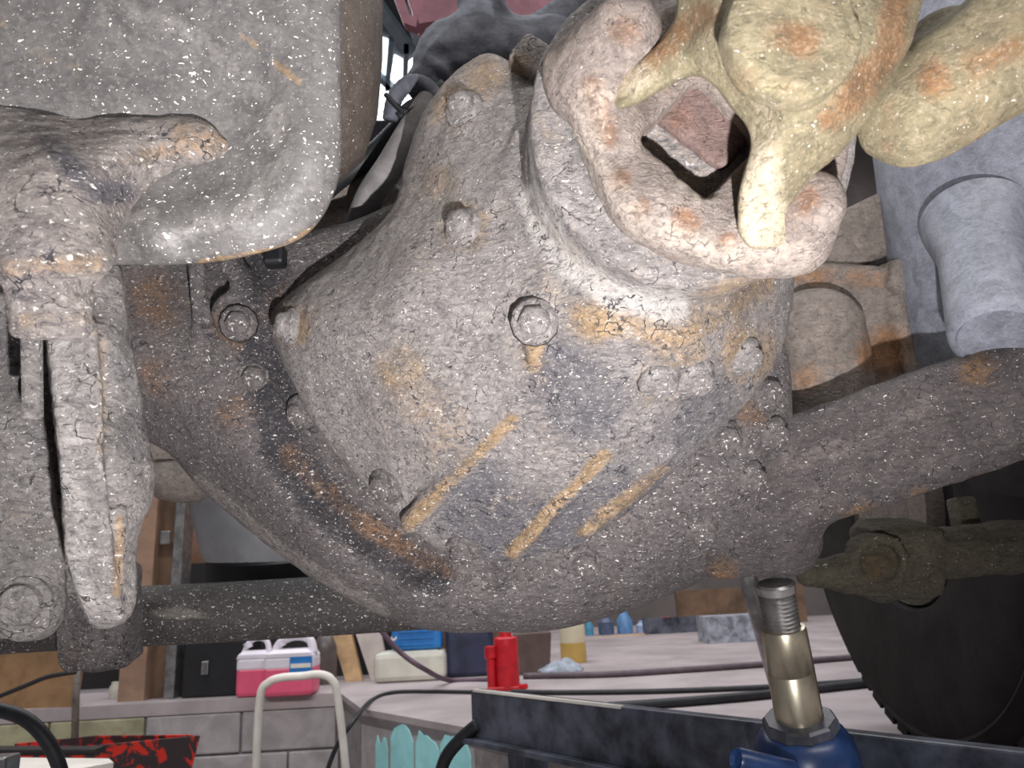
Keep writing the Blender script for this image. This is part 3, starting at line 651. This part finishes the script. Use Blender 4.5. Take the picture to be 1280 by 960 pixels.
fb = f_sk; p, n = hit(fb, 32, 755)
lathe('bolt', p - n * .002, n, [(.021, 0), (.021, .004), (.016, .006), (.015, .012), (.010, .0135)], M_hanger, sp_, 24)
# bar clamp block under the bracket
def f_clamp(X):
    f = s_box(X, pt(126, 768, 1.02), np.array([1., .02, 0]), np.array([0, 1, 0]), (.046, .066, .03), .012)
    f = smin(f, s_cyl(X, pt(130, 795, 1.02), np.array([0., 0.1, -1]), .040, .034, .010), .01)
    f = np.minimum(f, s_cyl(X, pt(92, 826, 1.0), np.array([0., 1, 0]), .011, .014, .003))
    return f + .0014 * lumps(X, .03, 2)
sb = thing('stabiliser_bar', 'dark speckled round stabiliser bar with clamp block running behind the differential', 'bar', P(130, 840, 1.02))
o = cast('clamp_block', f_clamp, (-.66, -.44, .94), (-.44, -.20, 1.10), 0.004, M_housing, sb, [((100, 815), 20, 0, .6)])
o = tube('bar', spline([P(-160, 790, 1.09), P(60, 776, 1.10), P(330, 762, 1.11), P(620, 742, 1.12), P(760, 725, 1.14)], 6), .042, M_rod, sb, 24)
v = np.array([list(sb.location + q.co) for q in o.data.vertices]); v = (v - np.array(CAM)) @ np.linalg.inv(_B)
paint(o, v, [([(195, 766), (222, 766)], 7, 2, 2.0)])

# ------------------------------------------------------------------ things behind the axle, left
fa = thing('air_bellows', 'smooth grey rounded bellows with black base band behind the axle', 'air spring', P(350, 735, 1.4))
lathe('shell', P(352, 712, 1.36), (0, 0, 1), [(.05, 0), (.115, 0), (.135, .03), (.155, .10), (.160, .17), (.150, .24), (.12, .26), (.05, .26)], plain('bellows_grey', S(120, 120, 122), .55, .2, 9, bump=.1), fa, 48)
lathe('base_band', P(352, 732, 1.36), (0, 0, 1), [(.05, 0), (.128, 0), (.128, .045), (.05, .045)], M_black, fa, 40)
box('support_plate', P(352, 748, 1.28), (.12, .28, .02), M_rod, fa)
mt = thing('rusty_mount', 'rust-brown dished mount above brown frame post, behind tapered bracket leg', 'mount', P(218, 632, 1.15))
lathe('dish', P(222, 628, 1.15), (0.1, 0, 1), [(.01, 0), (.030, .004), (.056, .022), (.060, .034), (.052, .05), (.02, .06)], M_brk, mt, 36)
lathe('column', P(212, 600, 1.2), (0.0, 0, 1), [(.05, 0), (.06, .03), (.06, .09), (.03, .1)], M_brk, mt, 24)
pc = G(166, 879) + Vector((0, .12, 0)); pwid = (G(184, 879) - G(150, 879)).length
fp = thing('frame_post', 'tall brown steel post with small clip standing on the ledge beside tool box', 'post', pc)
box('flange', pc + Vector((-pwid * .30, 0, .75)), (pwid * .75, .10, 1.5), plain('post_tan', S(146, 118, 98), .8, .2, 8), fp)
box('web', pc + Vector((pwid * .36, .03, .75)), (pwid * .62, .03, 1.5), M_brown, fp)
box('flange', pc + Vector((pwid * .78, 0, .75)), (pwid * .28, .10, 1.5), M_steel, fp)
cq = onplane(207, 672, pc.y - .06); box('clip', cq, (.045, .02, .06), M_steel, fp, bev=.006)
# ------------------------------------------------------------------ stabiliser link, lower right
sl = thing('stabiliser_link', 'dim rusty stabiliser rod with clamped eye under the right axle arm', 'rod', P(1100, 752, 1.0))
def f_link(X):
    f = s_cap(X, pt(1185, 690, 1.0), pt(1420, 672, .98) * 2.2 - pt(1185, 690, 1.0) * 1.2, .033, .038)
    f = smin(f, s_box(X, pt(1120, 698, 1.0), np.array([1., .0, 0]), np.array([0, 1, 0]), (.050, .048, .04), .02), .012)
    f = smin(f, s_cap(X, pt(1090, 715, .98), pt(1010, 718, .96), .030, .016), .02)
    ring = np.abs(s_cyl(X, pt(1092, 700, .96), np.array([.1, 0., -1]), .030, .5, .002)) - .005
    f = smin(f, np.maximum(ring, np.abs(X[:, 2] - .955) - .012), .004)
    return f + .002 * lumps(X, .03, 2) + .0008 * lumps(X, .01, 1)
cast('rod_and_eye', f_link, (.32, -.32, .86), (1.12, -.12, 1.08), 0.0045, M_dim, sl, [((1100, 700), 34, 0, .8)])
o = bm_obj('link_bolt', box_bm(P(1205, 645, 1.05), (.028, .03, .05), None, .004), M_dim, sl)

# wheel on the right: the inner wall faces the pit
wh = thing('truck_wheel', 'black truck wheel with worn tread, inner wall facing the pit', 'wheel', Vector((.89, 1.60, 0)))
WC = Vector((.76, 1.60, .505))
prof = [(.215, .03), (.225, .012), (.25, .004), (.275, .003), (.30, .002), (.34, .0), (.40, -.006), (.445, .0), (.452, .003), (.458, .0), (.475, .012), (.487, .025), (.492, .04), (.492, .22), (.475, .245), (.40, .262), (.30, .255), (.26, .235)]
ty = lathe('tyre', WC, (1, 0, 0), prof, M_tyre, wh, 72)
bm = bmesh.new()
for k in range(56):
    a = 2 * math.pi * k / 56
    for j, (x0, x1) in enumerate(((.022, .075), (.085, .13), (.14, .185), (.195, .24))):
        aa = a + (j % 2) * .05
        q = box_bm((0, 0, 0), (x1 - x0, .040, .018)); Mx = Matrix.Rotation(aa, 3, 'X')
        m_ = bpy.data.meshes.new('t'); 
        for v_ in q.verts: v_.co = WC + Vector(((x0 + x1) / 2, 0, 0)) + Mx @ (v_.co + Vector((0, 0, .495)))
        q.to_mesh(m_); q.free(); bm.from_mesh(m_); bpy.data.meshes.remove(m_)
tr = bm_obj('tread', bm, M_tyre, ty); tr['kind'] = 'stuff'
lathe('rim', WC, (1, 0, 0), [(.10, .10), (.18, .09), (.20, .03), (.214, .018), (.214, .03), (.20, .2), (.10, .2)], M_dim, wh, 48)
lathe('brake_drum', WC + Vector((.0, 0, 0)), (1, 0, 0), [(.05, .0), (.15, .0), (.16, .02), (.16, .085), (.05, .085)], M_brk, wh, 40)
o = tag(box('mudguard_panel', Vector((1.55, 2.45, .525)), (.9, .03, 1.05), plain('dark_mudguard', S(56, 40, 34), .8, .3, 5)), 'dark brown mudguard panel behind the truck wheel', 'panel')

# ------------------------------------------------------------------ bottle jack under the right arm
JA = (P(1019, 1010, .87)); JB = P(969, 728, .865)
jd = (JB - JA).normalized(); Lj = (JB - JA).length; mpp = .87 / FPX
jk = thing('bottle_jack', 'blue bottle jack with bare steel ram and threaded screw lifting the axle arm', 'jack', JA)
s_ = lambda y: Lj * (1010 - y) / (1010 - 728)
lathe('base_body', JA, jd, [(.03, 0), (.062, 0), (.062, .02), (.056, .03), (.057, s_(945)), (.054, s_(930)), (.047, s_(916)), (.038, s_(908)), (.02, s_(907))], M_jackblue, jk, 40)
lathe('collar', JA, jd, [(.02, s_(914)), (.040, s_(914)), (.042, s_(908)), (.041, s_(899)), (.038, s_(896)), (.02, s_(895))], M_beam, jk, 10, smooth=False)
lathe('ram', JA, jd, [(.02, s_(900)), (.0265, s_(900)), (.0258, s_(838)), (.0252, s_(837)), (.0258, s_(836)), (.0248, s_(788)), (.0235, s_(784)), (.015, s_(783))], M_chrome, jk, 40)
th = [(.010, s_(790))]
for k in range(9): th += [(.0165, s_(786 - k * 5)), (.0195, s_(783.5 - k * 5))]
th += [(.0165, s_(741)), (.021, s_(740)), (.0215, s_(731)), (.019, s_(728)), (.01, s_(727))]
lathe('lifting_screw', JA, jd, th, M_steel, jk, 32)
lathe('pump_socket', P(990, 966, .80), P(905, 946, .78) - P(990, 966, .80), [(.008, 0), (.0125, 0), (.0125, .066), (.0105, .069), (.009, .064)], M_jackblue, jk, 24)

# black beam across the pit that carries the jack
BA, BB = G(588, 862, .16), G(1284, 941, .16); bd = (BB - BA); BB = BA + bd * 1.04; bd = (BB - BA); Lb = bd.length; ba = math.atan2(bd.y, bd.x); bn = Vector((-math.sin(ba), math.cos(ba), 0))
be = thing('pit_beam', 'black painted steel beam spanning the pit with bright worn top edge', 'beam', Vector((BA.x, BA.y, .06)))
mid = (BA + BB) / 2
box('web', Vector((mid.x, mid.y, .112)) + bn * .010, (Lb, .02, .094), M_beam, be, rotz(ba), .003)
box('top_flange', Vector((mid.x, mid.y, .156)) + bn * .014, (Lb, .028, .008), M_beam, be, rotz(ba), .003)
box('bottom_flange', Vector((mid.x, mid.y, .060)) + bn * .04, (Lb + .02, .12, .012), M_beam, be, rotz(ba), .003)
box('worn_edge', Vector((BA.x, BA.y, .159)) + bd * .21 + bn * .003, (Lb * .40, .010, .005), M_white, be, rotz(ba))
box('jack_tray', Vector((JA.x, JA.y, JA.z - .008)), (.22, .26, .014), M_beam, be, rotz(ba))
box('end_leg', Vector((BA.x, BA.y, -.62)) + bd.normalized() * .06 + bn * .10, (.06, .06, 1.35), M_beam, be, rotz(ba))
box('end_leg', Vector((BB.x, BB.y, -.62)) - bd.normalized() * .06 + bn * .10, (.06, .06, 1.35), M_beam, be, rotz(ba))

# ------------------------------------------------------------------ hoses above the axle
hz = thing('brake_hose', 'thick grey rubber brake hose with tee piece above the differential', 'hose', P(620, 110, 1.0))
def f_tee(X):
    f = s_cap(X, pt(565, 72, 1.0), pt(690, 62, 1.02), .046, .042)
    f = smin(f, s_cap(X, pt(604, -60, 1.0), pt(602, 50, 1.0), .030, .034), .02)
    f = smin(f, s_cap(X, pt(535, 105, .98), pt(556, 78, 1.0), .028, .034), .015)
    f = smin(f, s_cyl(X, pt(545, 92, .985), np.array([-.6, -.8, 0.]), .034, .006, .003), .004)
    return f + .002 * lumps(X, .04, 1)
cast('tee_piece', f_tee, (-.17, .36, .90), (.12, .60, 1.10), .0042, M_hose, hz)
pts = spline([P(672, 48, 1.02), P(715, 18, 1.04), P(760, -20, 1.06), P(830, -60, 1.1)], 12)
tube('ribbed_hose', pts, .027, M_hose, hz, 16, ridges=.10)
cl = thing('cable_loop', 'taped cable loop curling beside the axle in front of the bright roof light', 'cable', P(515, 150, .95))
tube('cable', spline([P(488, 150, .93), P(494, 122, .93), P(512, 104, .93), P(534, 108, .92), P(546, 130, .92), P(540, 152, .92)], 8), .0095, M_hose, cl, 12, ridges=.06)
tube('tie', spline([P(482, 118, .92), P(505, 140, .91), P(530, 128, .91)], 6), .003, M_blackhose, cl, 8)
tube('connector', spline([P(500, 150, .93), P(520, 134, .93), P(536, 140, .93)], 5), .011, M_blackhose, cl, 10)
o = tube('air_line', spline([P(545, 118, .93), P(520, 155, .92), P(490, 205, .92), P(462, 248, .93), P(440, 300, .97), P(400, 345, .98)], 8), .0175, plain('dusty_air_line', S(122, 118, 116), .75, .25, 30, bump=.4), None, 16)
tag(o, 'dusty grey air line running down along the upper edge of the differential', 'pipe')
o = tube('wiring_harness', spline([P(556, 108, .97), P(520, 140, .97), P(470, 190, .99), P(425, 222, 1.0), P(380, 262, 1.02)], 8), .014, M_blackhose, None, 12)
tag(o, 'black wiring harness behind the dusty grey air line', 'cable')
o = box('sensor_block', P(344, 321, .80), (.022, .02, .022), M_black, None, None, .004); tag(o, 'small black sensor block under the rim of the air spring plate', 'sensor')
# backing member the lines are clipped to
def f_bk(X):
    f = s_box(X, pt(395, 300, 1.03), np.array([1., .9, 0]), np.array([-.9, 1, 0]), (.13, .05, .02), .01); return f + .002 * lumps(X, .05, 1)
o = cast('suspension_link', f_bk, (-.42, .02, .96), (-.08, .36, 1.1), .005, M_brk, None); tag(o, 'stained steel suspension link between the air spring and the differential', 'link')
# red chassis members overhead
for nm, pts_, lab in (('chassis_crossmember', [(498, -40), (800, -60), (790, 22), (640, 20), (545, 26), (520, 30)], 'faded red chassis crossmember above the thick brake hose'),):
    r_ = extrude(nm, [P(x, y, 1.9) for x, y in pts_], FWD * .10, M_redframe); tag(r_, lab, 'beam')
o = extrude('chassis_gusset', [P(x, y, 1.8) for x, y in ((482, -30), (496, -30), (512, 18), (522, 22), (520, 34), (504, 28))], FWD * .04, M_redframe); tag(o, 'narrow red chassis gusset beside the grey roof light bars', 'bracket')
o = extrude('chassis_rail', [P(x, y, 2.3) for x, y in ((505, -60), (800, -60), (800, 80), (560, 90), (528, 66), (512, 40))], FWD * .06, plain('dark_rail', S(62, 66, 76), .7, .3, 5)); tag(o, 'dark blue-grey chassis rail behind the red crossmember', 'beam')

# ------------------------------------------------------------------ things on the ledge and floor behind
def upright(px0, px1, py, depth_off=0.0):
    A, B = G(px0, py), G(px1, py); return (A + B) / 2 + Vector((0, depth_off, 0)), (B - A).length
def hpx(px, py0, py1):          # metres between two pixel rows for something standing at (px, py1) on the floor
    b = G(px, py1); t = onplane(px, py0, b.y); return t.z
def jerry(px0, px1, py, ytop, label, sticker):
    c, wd = upright(px0, px1, py); H = hpx((px0 + px1) / 2, ytop, py); dp = wd * .62; c = c + Vector((0, dp / 2, 0))
    r = thing('jerry_can', label, 'canister', c, 'coolant canisters on the ledge')
    box('coolant', c + Vector((0, 0, H * .25)), (wd, dp, H * .5), M_pink, r, None, .018)
    box('body', c + Vector((0, 0, H * .53)), (wd * .992, dp * .99, H * .24), M_plast, r, None, .014)
    bm = bmesh.new(); q = []
    for (sx, z) in ((.485, .63), (.44, .69), (.34, .75)):
        q.append([bm.verts.new(c + Vector((x * wd * sx, y * dp * (.5 if z < .7 else .34 if z < .78 else .2), H * z))) for x, y in ((-1, -1), (1, -1), (1, 1), (-1, 1))])
    for i in range(2):
        for k in range(4): bm.faces.new((q[i][k], q[i][(k + 1) % 4], q[i + 1][(k + 1) % 4], q[i + 1][k]))
    bm.faces.new(q[2]); bm.faces.new(q[0][::-1]); bm_obj('shoulder', bm, M_plast, r)
    tube('handle', spline([c + Vector((-wd * .38, 0, H * .68)), c + Vector((-wd * .22, 0, H * .88)), c + Vector((wd * .06, 0, H * .955)), c + Vector((wd * .34, 0, H * .89)), c + Vector((wd * .43, 0, H * .66))], 6), wd * .085, M_plast, r, 12)
    lathe('cap', c + Vector((-wd * .22, 0, H * .80)), (-.3, 0, 1), [(.008, 0), (.018, 0), (.018, .022), (.008, .022)], M_plast, r, 16)
    if sticker:
        lb_ = box('label', c + Vector((wd * .26, -dp / 2 - .0015, H * .50)), (wd * .44, .003, H * .26), M_blue, r)
        box('label_band', c + Vector((wd * .26, -dp / 2 - .0035, H * .485)), (wd * .40, .002, H * .07), M_white, lb_)
jerry(297, 330, 872, 795, 'pink-filled milky canister without a label, next to the black box', False)
jerry(333, 385, 871, 793, 'pink-filled milky canister with a blue label on the ledge', True)
c, wd = upright(233, 294, 872); H = hpx(265, 790, 872)
bx = thing('tool_box', 'black plastic tool box with a pale latch beside the pink canisters', 'box', c + Vector((0, .12, 0)))
box('body', c + Vector((0, .12, H / 2)), (wd, .22, H), M_black, bx, None, .01)
box('latch', c + Vector((-wd * .12, .006, H * .45)), (.03, .012, .055), M_steel, bx, None, .003)
c, wd = upright(386, 412, 858); o = lathe('dark_flask', c + Vector((0, .1, 0)), (0, 0, 1), [(.02, 0), (.05, 0), (.055, .03), (.055, .16), (.035, .21), (.02, .22)], plain('smoked_plastic', S(88, 78, 76), .4, .3, 9), None, 24)
tag(o, 'smoky dark round flask between the labelled canister and leaning planks', 'flask')
for i, (x0, x1, xt0, xt1, lab, m, dy) in enumerate(((425, 446, 404, 432, 'bare wooden plank leaning on the ledge beside the flask', M_wood, 0), (455, 478, 434, 470, 'pale grey plank leaning next to the bare wooden plank', plain('pale_plank', S(188, 176, 168), .7, .15, 9), .05))):
    b0, b1 = G(x0, 856), G(x1, 855); yy = b0.y + .12 + dy
    t0, t1 = onplane(xt0, 760, yy + .08), onplane(xt1, 760, yy + .08)
    o = extrude('plank', [Vector((b0.x, yy, 0)), Vector((b1.x, yy, 0)), t1, t0], (0, .035, 0), m); tag(o, lab, 'plank')
c, wd = upright(474, 550, 853); H = hpx(512, 815, 853)
cc = thing('cream_canister', 'wide cream plastic canister carrying the blue canister', 'canister', c + Vector((0, .1, 0)))
box('body', c + Vector((0, .1, H / 2)), (wd, .18, H), M_cream, cc, None, .025)
box('rim', c + Vector((0, .1, H * .97)), (wd * .8, .14, .012), M_cream, cc, None, .004)
bl = thing('blue_canister', 'bright blue canister with white cap standing on the cream canister', 'canister', c + Vector((.02, .1, H)))
Ht = .12
bb_ = box('body', c + Vector((.03, .1, H + Ht / 2 + .004)), (wd * .70, .12, Ht), M_blue, bl, None, .014)
for k in range(3): box('rib', c + Vector((.03, .038, H + .03 + k * .028)), (wd * .5, .008, .008), M_blue, bb_)
lathe('cap', c + Vector((-.065, .06, H + .055)), (-.4, -.7, .4), [(.005, 0), (.016, 0), (.016, .02), (.005, .02)], M_white, bl, 16)
c, wd = upright(562, 612, 848); o = bm_obj('storage_bin', box_bm(c + Vector((0, .18, .11)), (wd * 1.05, .24, .22), None, .02), M_navy); tag(o, 'dark blue plastic bin behind the red bottle jack', 'bin')
c, wd = upright(646, 690, 844)
bm = box_bm(c + Vector((0, .12, .09)), (wd, .18, .18), None, .006)
for v_ in bm.verts:
    if v_.co.z < .05: v_.co.x = c.x + (v_.co.x - c.x) * .82
o = bm_obj('wooden_tub', bm, plain('grey_brown_wood', S(92, 76, 70), .8, .2, 10)); tag(o, 'grey-brown tapered wooden tub behind the red bottle jack', 'tub')
# red bottle jack standing at the pit edge
c, wd = upright(611, 650, 864); rj = thing('red_bottle_jack', 'small red bottle jack standing at the end of the black beam', 'jack', c)
k_ = wd / 39
box('base', c + Vector((0, .04, .008)), (39 * k_, .09, .016), M_red, rj, None, .004)
lathe('cylinder', c + Vector((4 * k_, .04, .014)), (0, 0, 1), [(.02, 0), (14 * k_, 0), (14 * k_, 52 * k_), (12 * k_, 54 * k_), (7 * k_, 54 * k_), (7 * k_, 66 * k_), (4 * k_, 67 * k_)], M_red, rj, 24)
lathe('pump', c + Vector((-14 * k_, .02, .014)), (0, 0, 1), [(.006, 0), (5 * k_, 0), (5 * k_, 30 * k_), (7 * k_, 32 * k_), (7 * k_, 44 * k_), (3 * k_, 45 * k_)], M_red, rj, 16)
box('pump_link', c + Vector((-9 * k_, .02, 42 * k_)), (14 * k_, .012, 6 * k_), M_red, rj)
lathe('release_foot', c + Vector((19 * k_, 0, .012)), (.6, -.6, .1), [(.004, 0), (.010, 0), (.010, .03), (.004, .03)], M_red, rj, 12)
# bottle half full of oil
c, wd = upright(704, 733, 829); H = hpx(718, 781, 829); ob = thing('oil_bottle', 'cut-off plastic bottle half full of yellow oil on the concrete floor', 'bottle', c + Vector((0, .05, 0)))
lathe('oil', c + Vector((0, .05, 0)), (0, 0, 1), [(.02, 0), (wd * .48, 0), (wd * .5, .01), (wd * .5, H * .52), (.02, H * .52)], M_yel, ob, 24)
lathe('wall', c + Vector((0, .05, H * .52)), (0, 0, 1), [(wd * .49, 0), (wd * .5, .004), (wd * .5, H * .48), (wd * .46, H * .48), (wd * .46, .004)], plain('cream_pet', S(226, 216, 186), .4, .06, 8), ob, 24)
# rag
c, wd = upright(678, 728, 845); bm = bmesh.new(); bmesh.ops.create_grid(bm, x_segments=16, y_segments=12, size=.5); rr = random.Random(8)
top = bm.verts[:]
for v_ in top:
    x, y = v_.co.x, v_.co.y; h = max(0, .045 * (1 - (2 * abs(x)) ** 2) * (1 - (2 * abs(y)) ** 2)) * (1 + .9 * x) + .016 * abs(math.sin(9 * x + 5 * y)) + rr.uniform(0, .006)
    v_.co = c + Vector((x * wd * (1 + .2 * y), .07 + y * .14, .004 + h))
g_ = bmesh.ops.solidify(bm, geom=bm.faces[:], thickness=.003)
o = bm_obj('rag', bm, M_rag, None, True); tag(o, 'crumpled grey-blue rag on the floor in front of the oil bottle', 'rag')
# cables on the floor
def floor_cable(nm, pts, r, lab, m=M_blackhose):
    o = tube(nm, spline([G(x, y) + Vector((0, 0, r)) for x, y in pts], 8), r, m, None, 10); tag(o, lab, 'cable'); return o
floor_cable('floor_hose', [(655, 849), (760, 847), (860, 841), (960, 834), (1060, 826), (1180, 816)], .013, 'grey hose lying on the floor in front of the rag', plain('grey_hose', S(92, 80, 86), .6, .2, 20))
floor_cable('floor_cable', [(640, 868), (700, 869), (800, 868), (900, 865), (1000, 860), (1140, 850)], .009, 'thin black cable on the floor between the grey hose and the pit beam')
floor_cable('thick_floor_cable', [(760, 890), (860, 883), (950, 875), (1010, 868), (1120, 856)], .014, 'thick dark cable on the floor close behind the pit beam')
o = tube('ledge_cable', spline([G(592, 868) + Vector((0, 0, .008)), G(540, 867) + Vector((0, 0, .008)), G(492, 868) + Vector((0, 0, .008)), G(466, 876) + Vector((0, -.01, .005)), P(446, 896, 2.35), P(420, 935, 2.3), P(402, 985, 2.3)], 8), .007, M_blackhose, None, 10); tag(o, 'thin black cable dropping over the pit edge beside the turquoise paint', 'cable')
o = tube('hanging_hose', spline([P(476, 788, 2.95), P(500, 815, 2.95), P(530, 836, 2.95), G(565, 852) + Vector((0, -.05, .01)), G(625, 852) + Vector((0, 0, .01))], 8), .010, plain('violet_hose', S(90, 70, 84), .6, .2, 20), None, 10); tag(o, 'dark hose sagging in front of the blue and cream canisters', 'hose')
o = tube('beam_hose', spline([P(598, 905, 1.62), P(575, 925, 1.64), P(556, 950, 1.66), P(545, 990, 1.68)], 8), .014, M_blackhose, None, 12); tag(o, 'black hose curving down from the left end of the pit beam', 'hose')
# white hand truck in the pit
ht = thing('hand_truck', 'white tubular hand truck handle standing in the pit before the block wall', 'hand truck', P(372, 1300, 2.25))
D = 2.25
tube('handle_tube', spline([P(314, 1290, D), P(317, 1100, D), P(320, 960, D), P(325, 872, D), P(336, 853, D), P(352, 847, D), P(378, 845, D), P(400, 843, D), P(415, 850, D), P(422, 872, D), P(432, 960, D), P(442, 1100, D), P(448, 1290, D)], 6), .0115, M_white, ht, 14)
for yy in (1010, 1120, 1230): tube('rung', [P(318, yy, D), P(440, yy, D)], .009, M_white, ht, 10)
# red and black trough, bench and left-hand bits in the pit
tb = thing('paint_worn_trough', 'red trough with worn black paint and slanted end in the pit', 'trough', P(150, 1000, 2.2))
dd = 2.2
ex = FWD * .30; ex.z = 0
extrude('front_panel', [P(60, 938, dd), P(246, 920, dd), P(228, 990, dd), P(60, 990, dd)], Vector((0, .012, 0)), M_redblack, tb)
extrude('back_panel', [P(18, 930, dd + .3), P(118, 920, dd + .3), P(238, 919, dd + .3), P(228, 985, dd + .3), P(18, 985, dd + .3)], Vector((0, .012, 0)), M_redblack, tb)
extrude('end_panel', [P(246, 920, dd), P(238, 919, dd + .3), P(228, 985, dd + .3), P(228, 990, dd)], Vector((.010, 0, 0)), M_redblack, tb)
extrude('bottom_panel', [P(60, 990, dd), P(228, 990, dd), P(228, 985, dd + .3), P(30, 985, dd + .3)], Vector((0, 0, .01)), M_redblack, tb)
bn_ = thing('work_bench', 'pale board with a black bar on top at the pit end', 'bench', P(60, 1010, 1.9))
extrude('board', [P(-60, 946, 1.9), P(136, 948, 1.9), P(142, 953, 1.8), P(60, 968, 1.7), P(-60, 965, 1.7)], Vector((0, 0, -.03)), M_white, bn_)
extrude('bar', [P(-40, 937, 1.92), P(118, 937, 1.92), P(120, 944, 1.92), P(-40, 945, 1.92)], Vector((0, .05, 0)), M_black, bn_)
o = box('steel_post', P(2, 1000, 1.3) + Vector((-.01, 0, -.06)), (.045, .045, .26), M_steel, None, None, .004); tag(o, 'grey steel post beside the thick black hose', 'post')
o = tube('thick_black_hose', spline([P(-60, 880, 1.15), P(-10, 886, 1.15), P(30, 898, 1.15), P(58, 925, 1.15), P(76, 965, 1.15), P(82, 1020, 1.15)], 8), .0105, M_blackhose, None, 14); tag(o, 'thick black hose arching over the grey steel post', 'hose')
# boards, pipe and clutter at the left of the ledge
b0, b1 = G(-250, 893), G(92, 884); o = extrude('brown_board', [b0, b1, b1 + Vector((0, .05, .36)), b0 + Vector((0, .05, .36))], (0, .03, 0), plain('stained_board', S(128, 98, 68), .85, .35, 5)); tag(o, 'stained brown board standing on the ledge behind the rusty pipe', 'board')
o = tube('rusty_pipe', [P(97, 812, 2.9), P(95, 870, 2.86), P(93, 945, 2.84)], .013, M_brk, None, 12); tag(o, 'thin rusty upright pipe beside the stained brown board', 'pipe')
o = tube('board_cable', spline([P(-20, 878, 2.75), P(30, 858, 2.75), P(60, 846, 2.75), P(95, 840, 2.75)], 6), .008, M_blackhose, None, 8); tag(o, 'thin dark cable drooping across the stained brown board', 'cable')
c, wd = upright(120, 146, 878)
for i, (x, hh, m, lab) in enumerate(((128, .07, M_cream, 'small cream jar on the ledge between pipe and brown post'), (144, .08, M_plast, 'small milky jar on the ledge touching the brown post'))):
    g = G(x, 877); o = lathe('jar', g + Vector((0, .1, 0)), (0, 0, 1), [(.008, 0), (.022, 0), (.024, .01), (.024, hh * .7), (.016, hh * .85), (.016, hh), (.006, hh)], m, None, 16); tag(o, lab, 'jar')
g = G(212, 874); o = lathe('oil_tin', g + Vector((0, .12, 0)), (0, 0, 1), [(.01, 0), (.035, 0), (.035, .07), (.012, .085), (.010, .11), (.004, .11)], M_steel, None, 20); tag(o, 'small grey oil tin in the gap between brown post and tool box', 'tin')
o = tag(box('partition_panel', Vector((-1.7, 4.9, .8)), (3.2, .06, 1.6), plain('brown_partition', S(120, 88, 70), .8, .3, 4)), 'tall brown partition panel behind the dark cabinet', 'panel')
cab = tag(box('storage_cabinet', Vector((-1.75, 4.3, .3)), (2.5, .3, .6), plain('cabinet_black', S(30, 29, 30), .7, .3, 4)), 'long dark cabinet behind the canisters and tool box', 'cabinet')
# far row along the back of the hall floor
FY = G(800, 792).y
def far(px0, px1, ytop, ybot, nm, m, lab, cat, kind):
    b = onplane((px0 + px1) / 2, ybot, FY); A_, B_ = onplane(px0, ybot, FY), onplane(px1, ybot, FY); wd = (B_ - A_).length; H = max(.05, onplane((px0 + px1) / 2, ytop, FY).z); b.z = 0
    if kind == 'box': o = bm_obj(nm, box_bm(b + Vector((0, .1, H / 2)), (wd, .2, H), None, .01), m)
    else: o = lathe(nm, b + Vector((0, .1, 0)), (0, 0, 1), [(.02, 0), (wd * .46, 0), (wd * .5, .02), (wd * .5, H * .62), (wd * .28, H * .82), (wd * .26, H), (.02, H)], m, None, 20)
    return tag(o, lab, cat)
far(733, 744, 775, 797, 'cyan_bottle', plain('cyan_plastic', S(80, 150, 180), .4), 'small cyan bottle in the far row by the wall', 'bottle', 'l')
far(750, 770, 768, 796, 'grey_blue_can', plain('slate_plastic', S(84, 98, 124), .4), 'slate-blue can in the far row next to the cyan bottle', 'can', 'l')
far(774, 794, 764, 795, 'blue_bottle', plain('sky_plastic', S(98, 140, 186), .4), 'pale blue round bottle in the far row by the wall', 'bottle', 'l')
far(798, 813, 776, 793, 'white_blue_tub', plain('ice_plastic', S(160, 180, 210), .4), 'ice-blue tub in the far row by the wall', 'tub', 'l')
far(816, 830, 774, 792, 'grey_carton', plain('grey_card', S(126, 132, 156), .7), 'grey carton in the far row beside the red box', 'box', 'box')
far(831, 845, 772, 791, 'red_box', plain('crimson_card', S(196, 60, 90), .6), 'small crimson box in the far row', 'box', 'box')
far(845, 854, 773, 790, 'white_carton', M_white, 'narrow white carton in the far row beside the crimson box', 'box', 'box')
A_, B_ = onplane(806, 800, FY - .15), onplane(985, 792, FY - .15)
o = box('floor_rail', Vector(((A_.x + B_.x) / 2, FY - .15, .06)), ((B_ - A_).length, .1, .12), M_beam); tag(o, 'dark low steel rail on the floor in front of the far cartons', 'rail')
A_, B_ = onplane(850, 800, FY + .5), onplane(1010, 792, FY + .5)
o = box('rust_panel', Vector(((A_.x + B_.x) / 2, FY + .5, .16)), ((B_ - A_).length, .08, .32), M_brown); tag(o, 'brown board leaning at the wall behind the low rail', 'board')
g = G(735, 800); o = tube('broom_stick', [onplane(737, 800, FY - .2) * 1 + Vector((0, 0, .0)), onplane(806, 795, FY - .2)], .02, M_wood, None, 8); tag(o, 'thin wooden stick lying in front of the far bottles', 'stick')
# grey strut seen behind the jack
o = tube('lever_strut', [P(928, 700, 1.6), P(952, 780, 1.6), G(985, 905)], .020, M_steel, None, 12); tag(o, 'grey strut behind the jack screw', 'strut')
o = box('spare_parts_crate', Vector((onplane(905, 770, 5.2).x + .1, 5.2, .08)), (.5, .3, .16), plain('grey_parts', S(150, 154, 164), .5, .5, 18)); tag(o, 'grey crate of parts far behind the jack screw', 'crate')
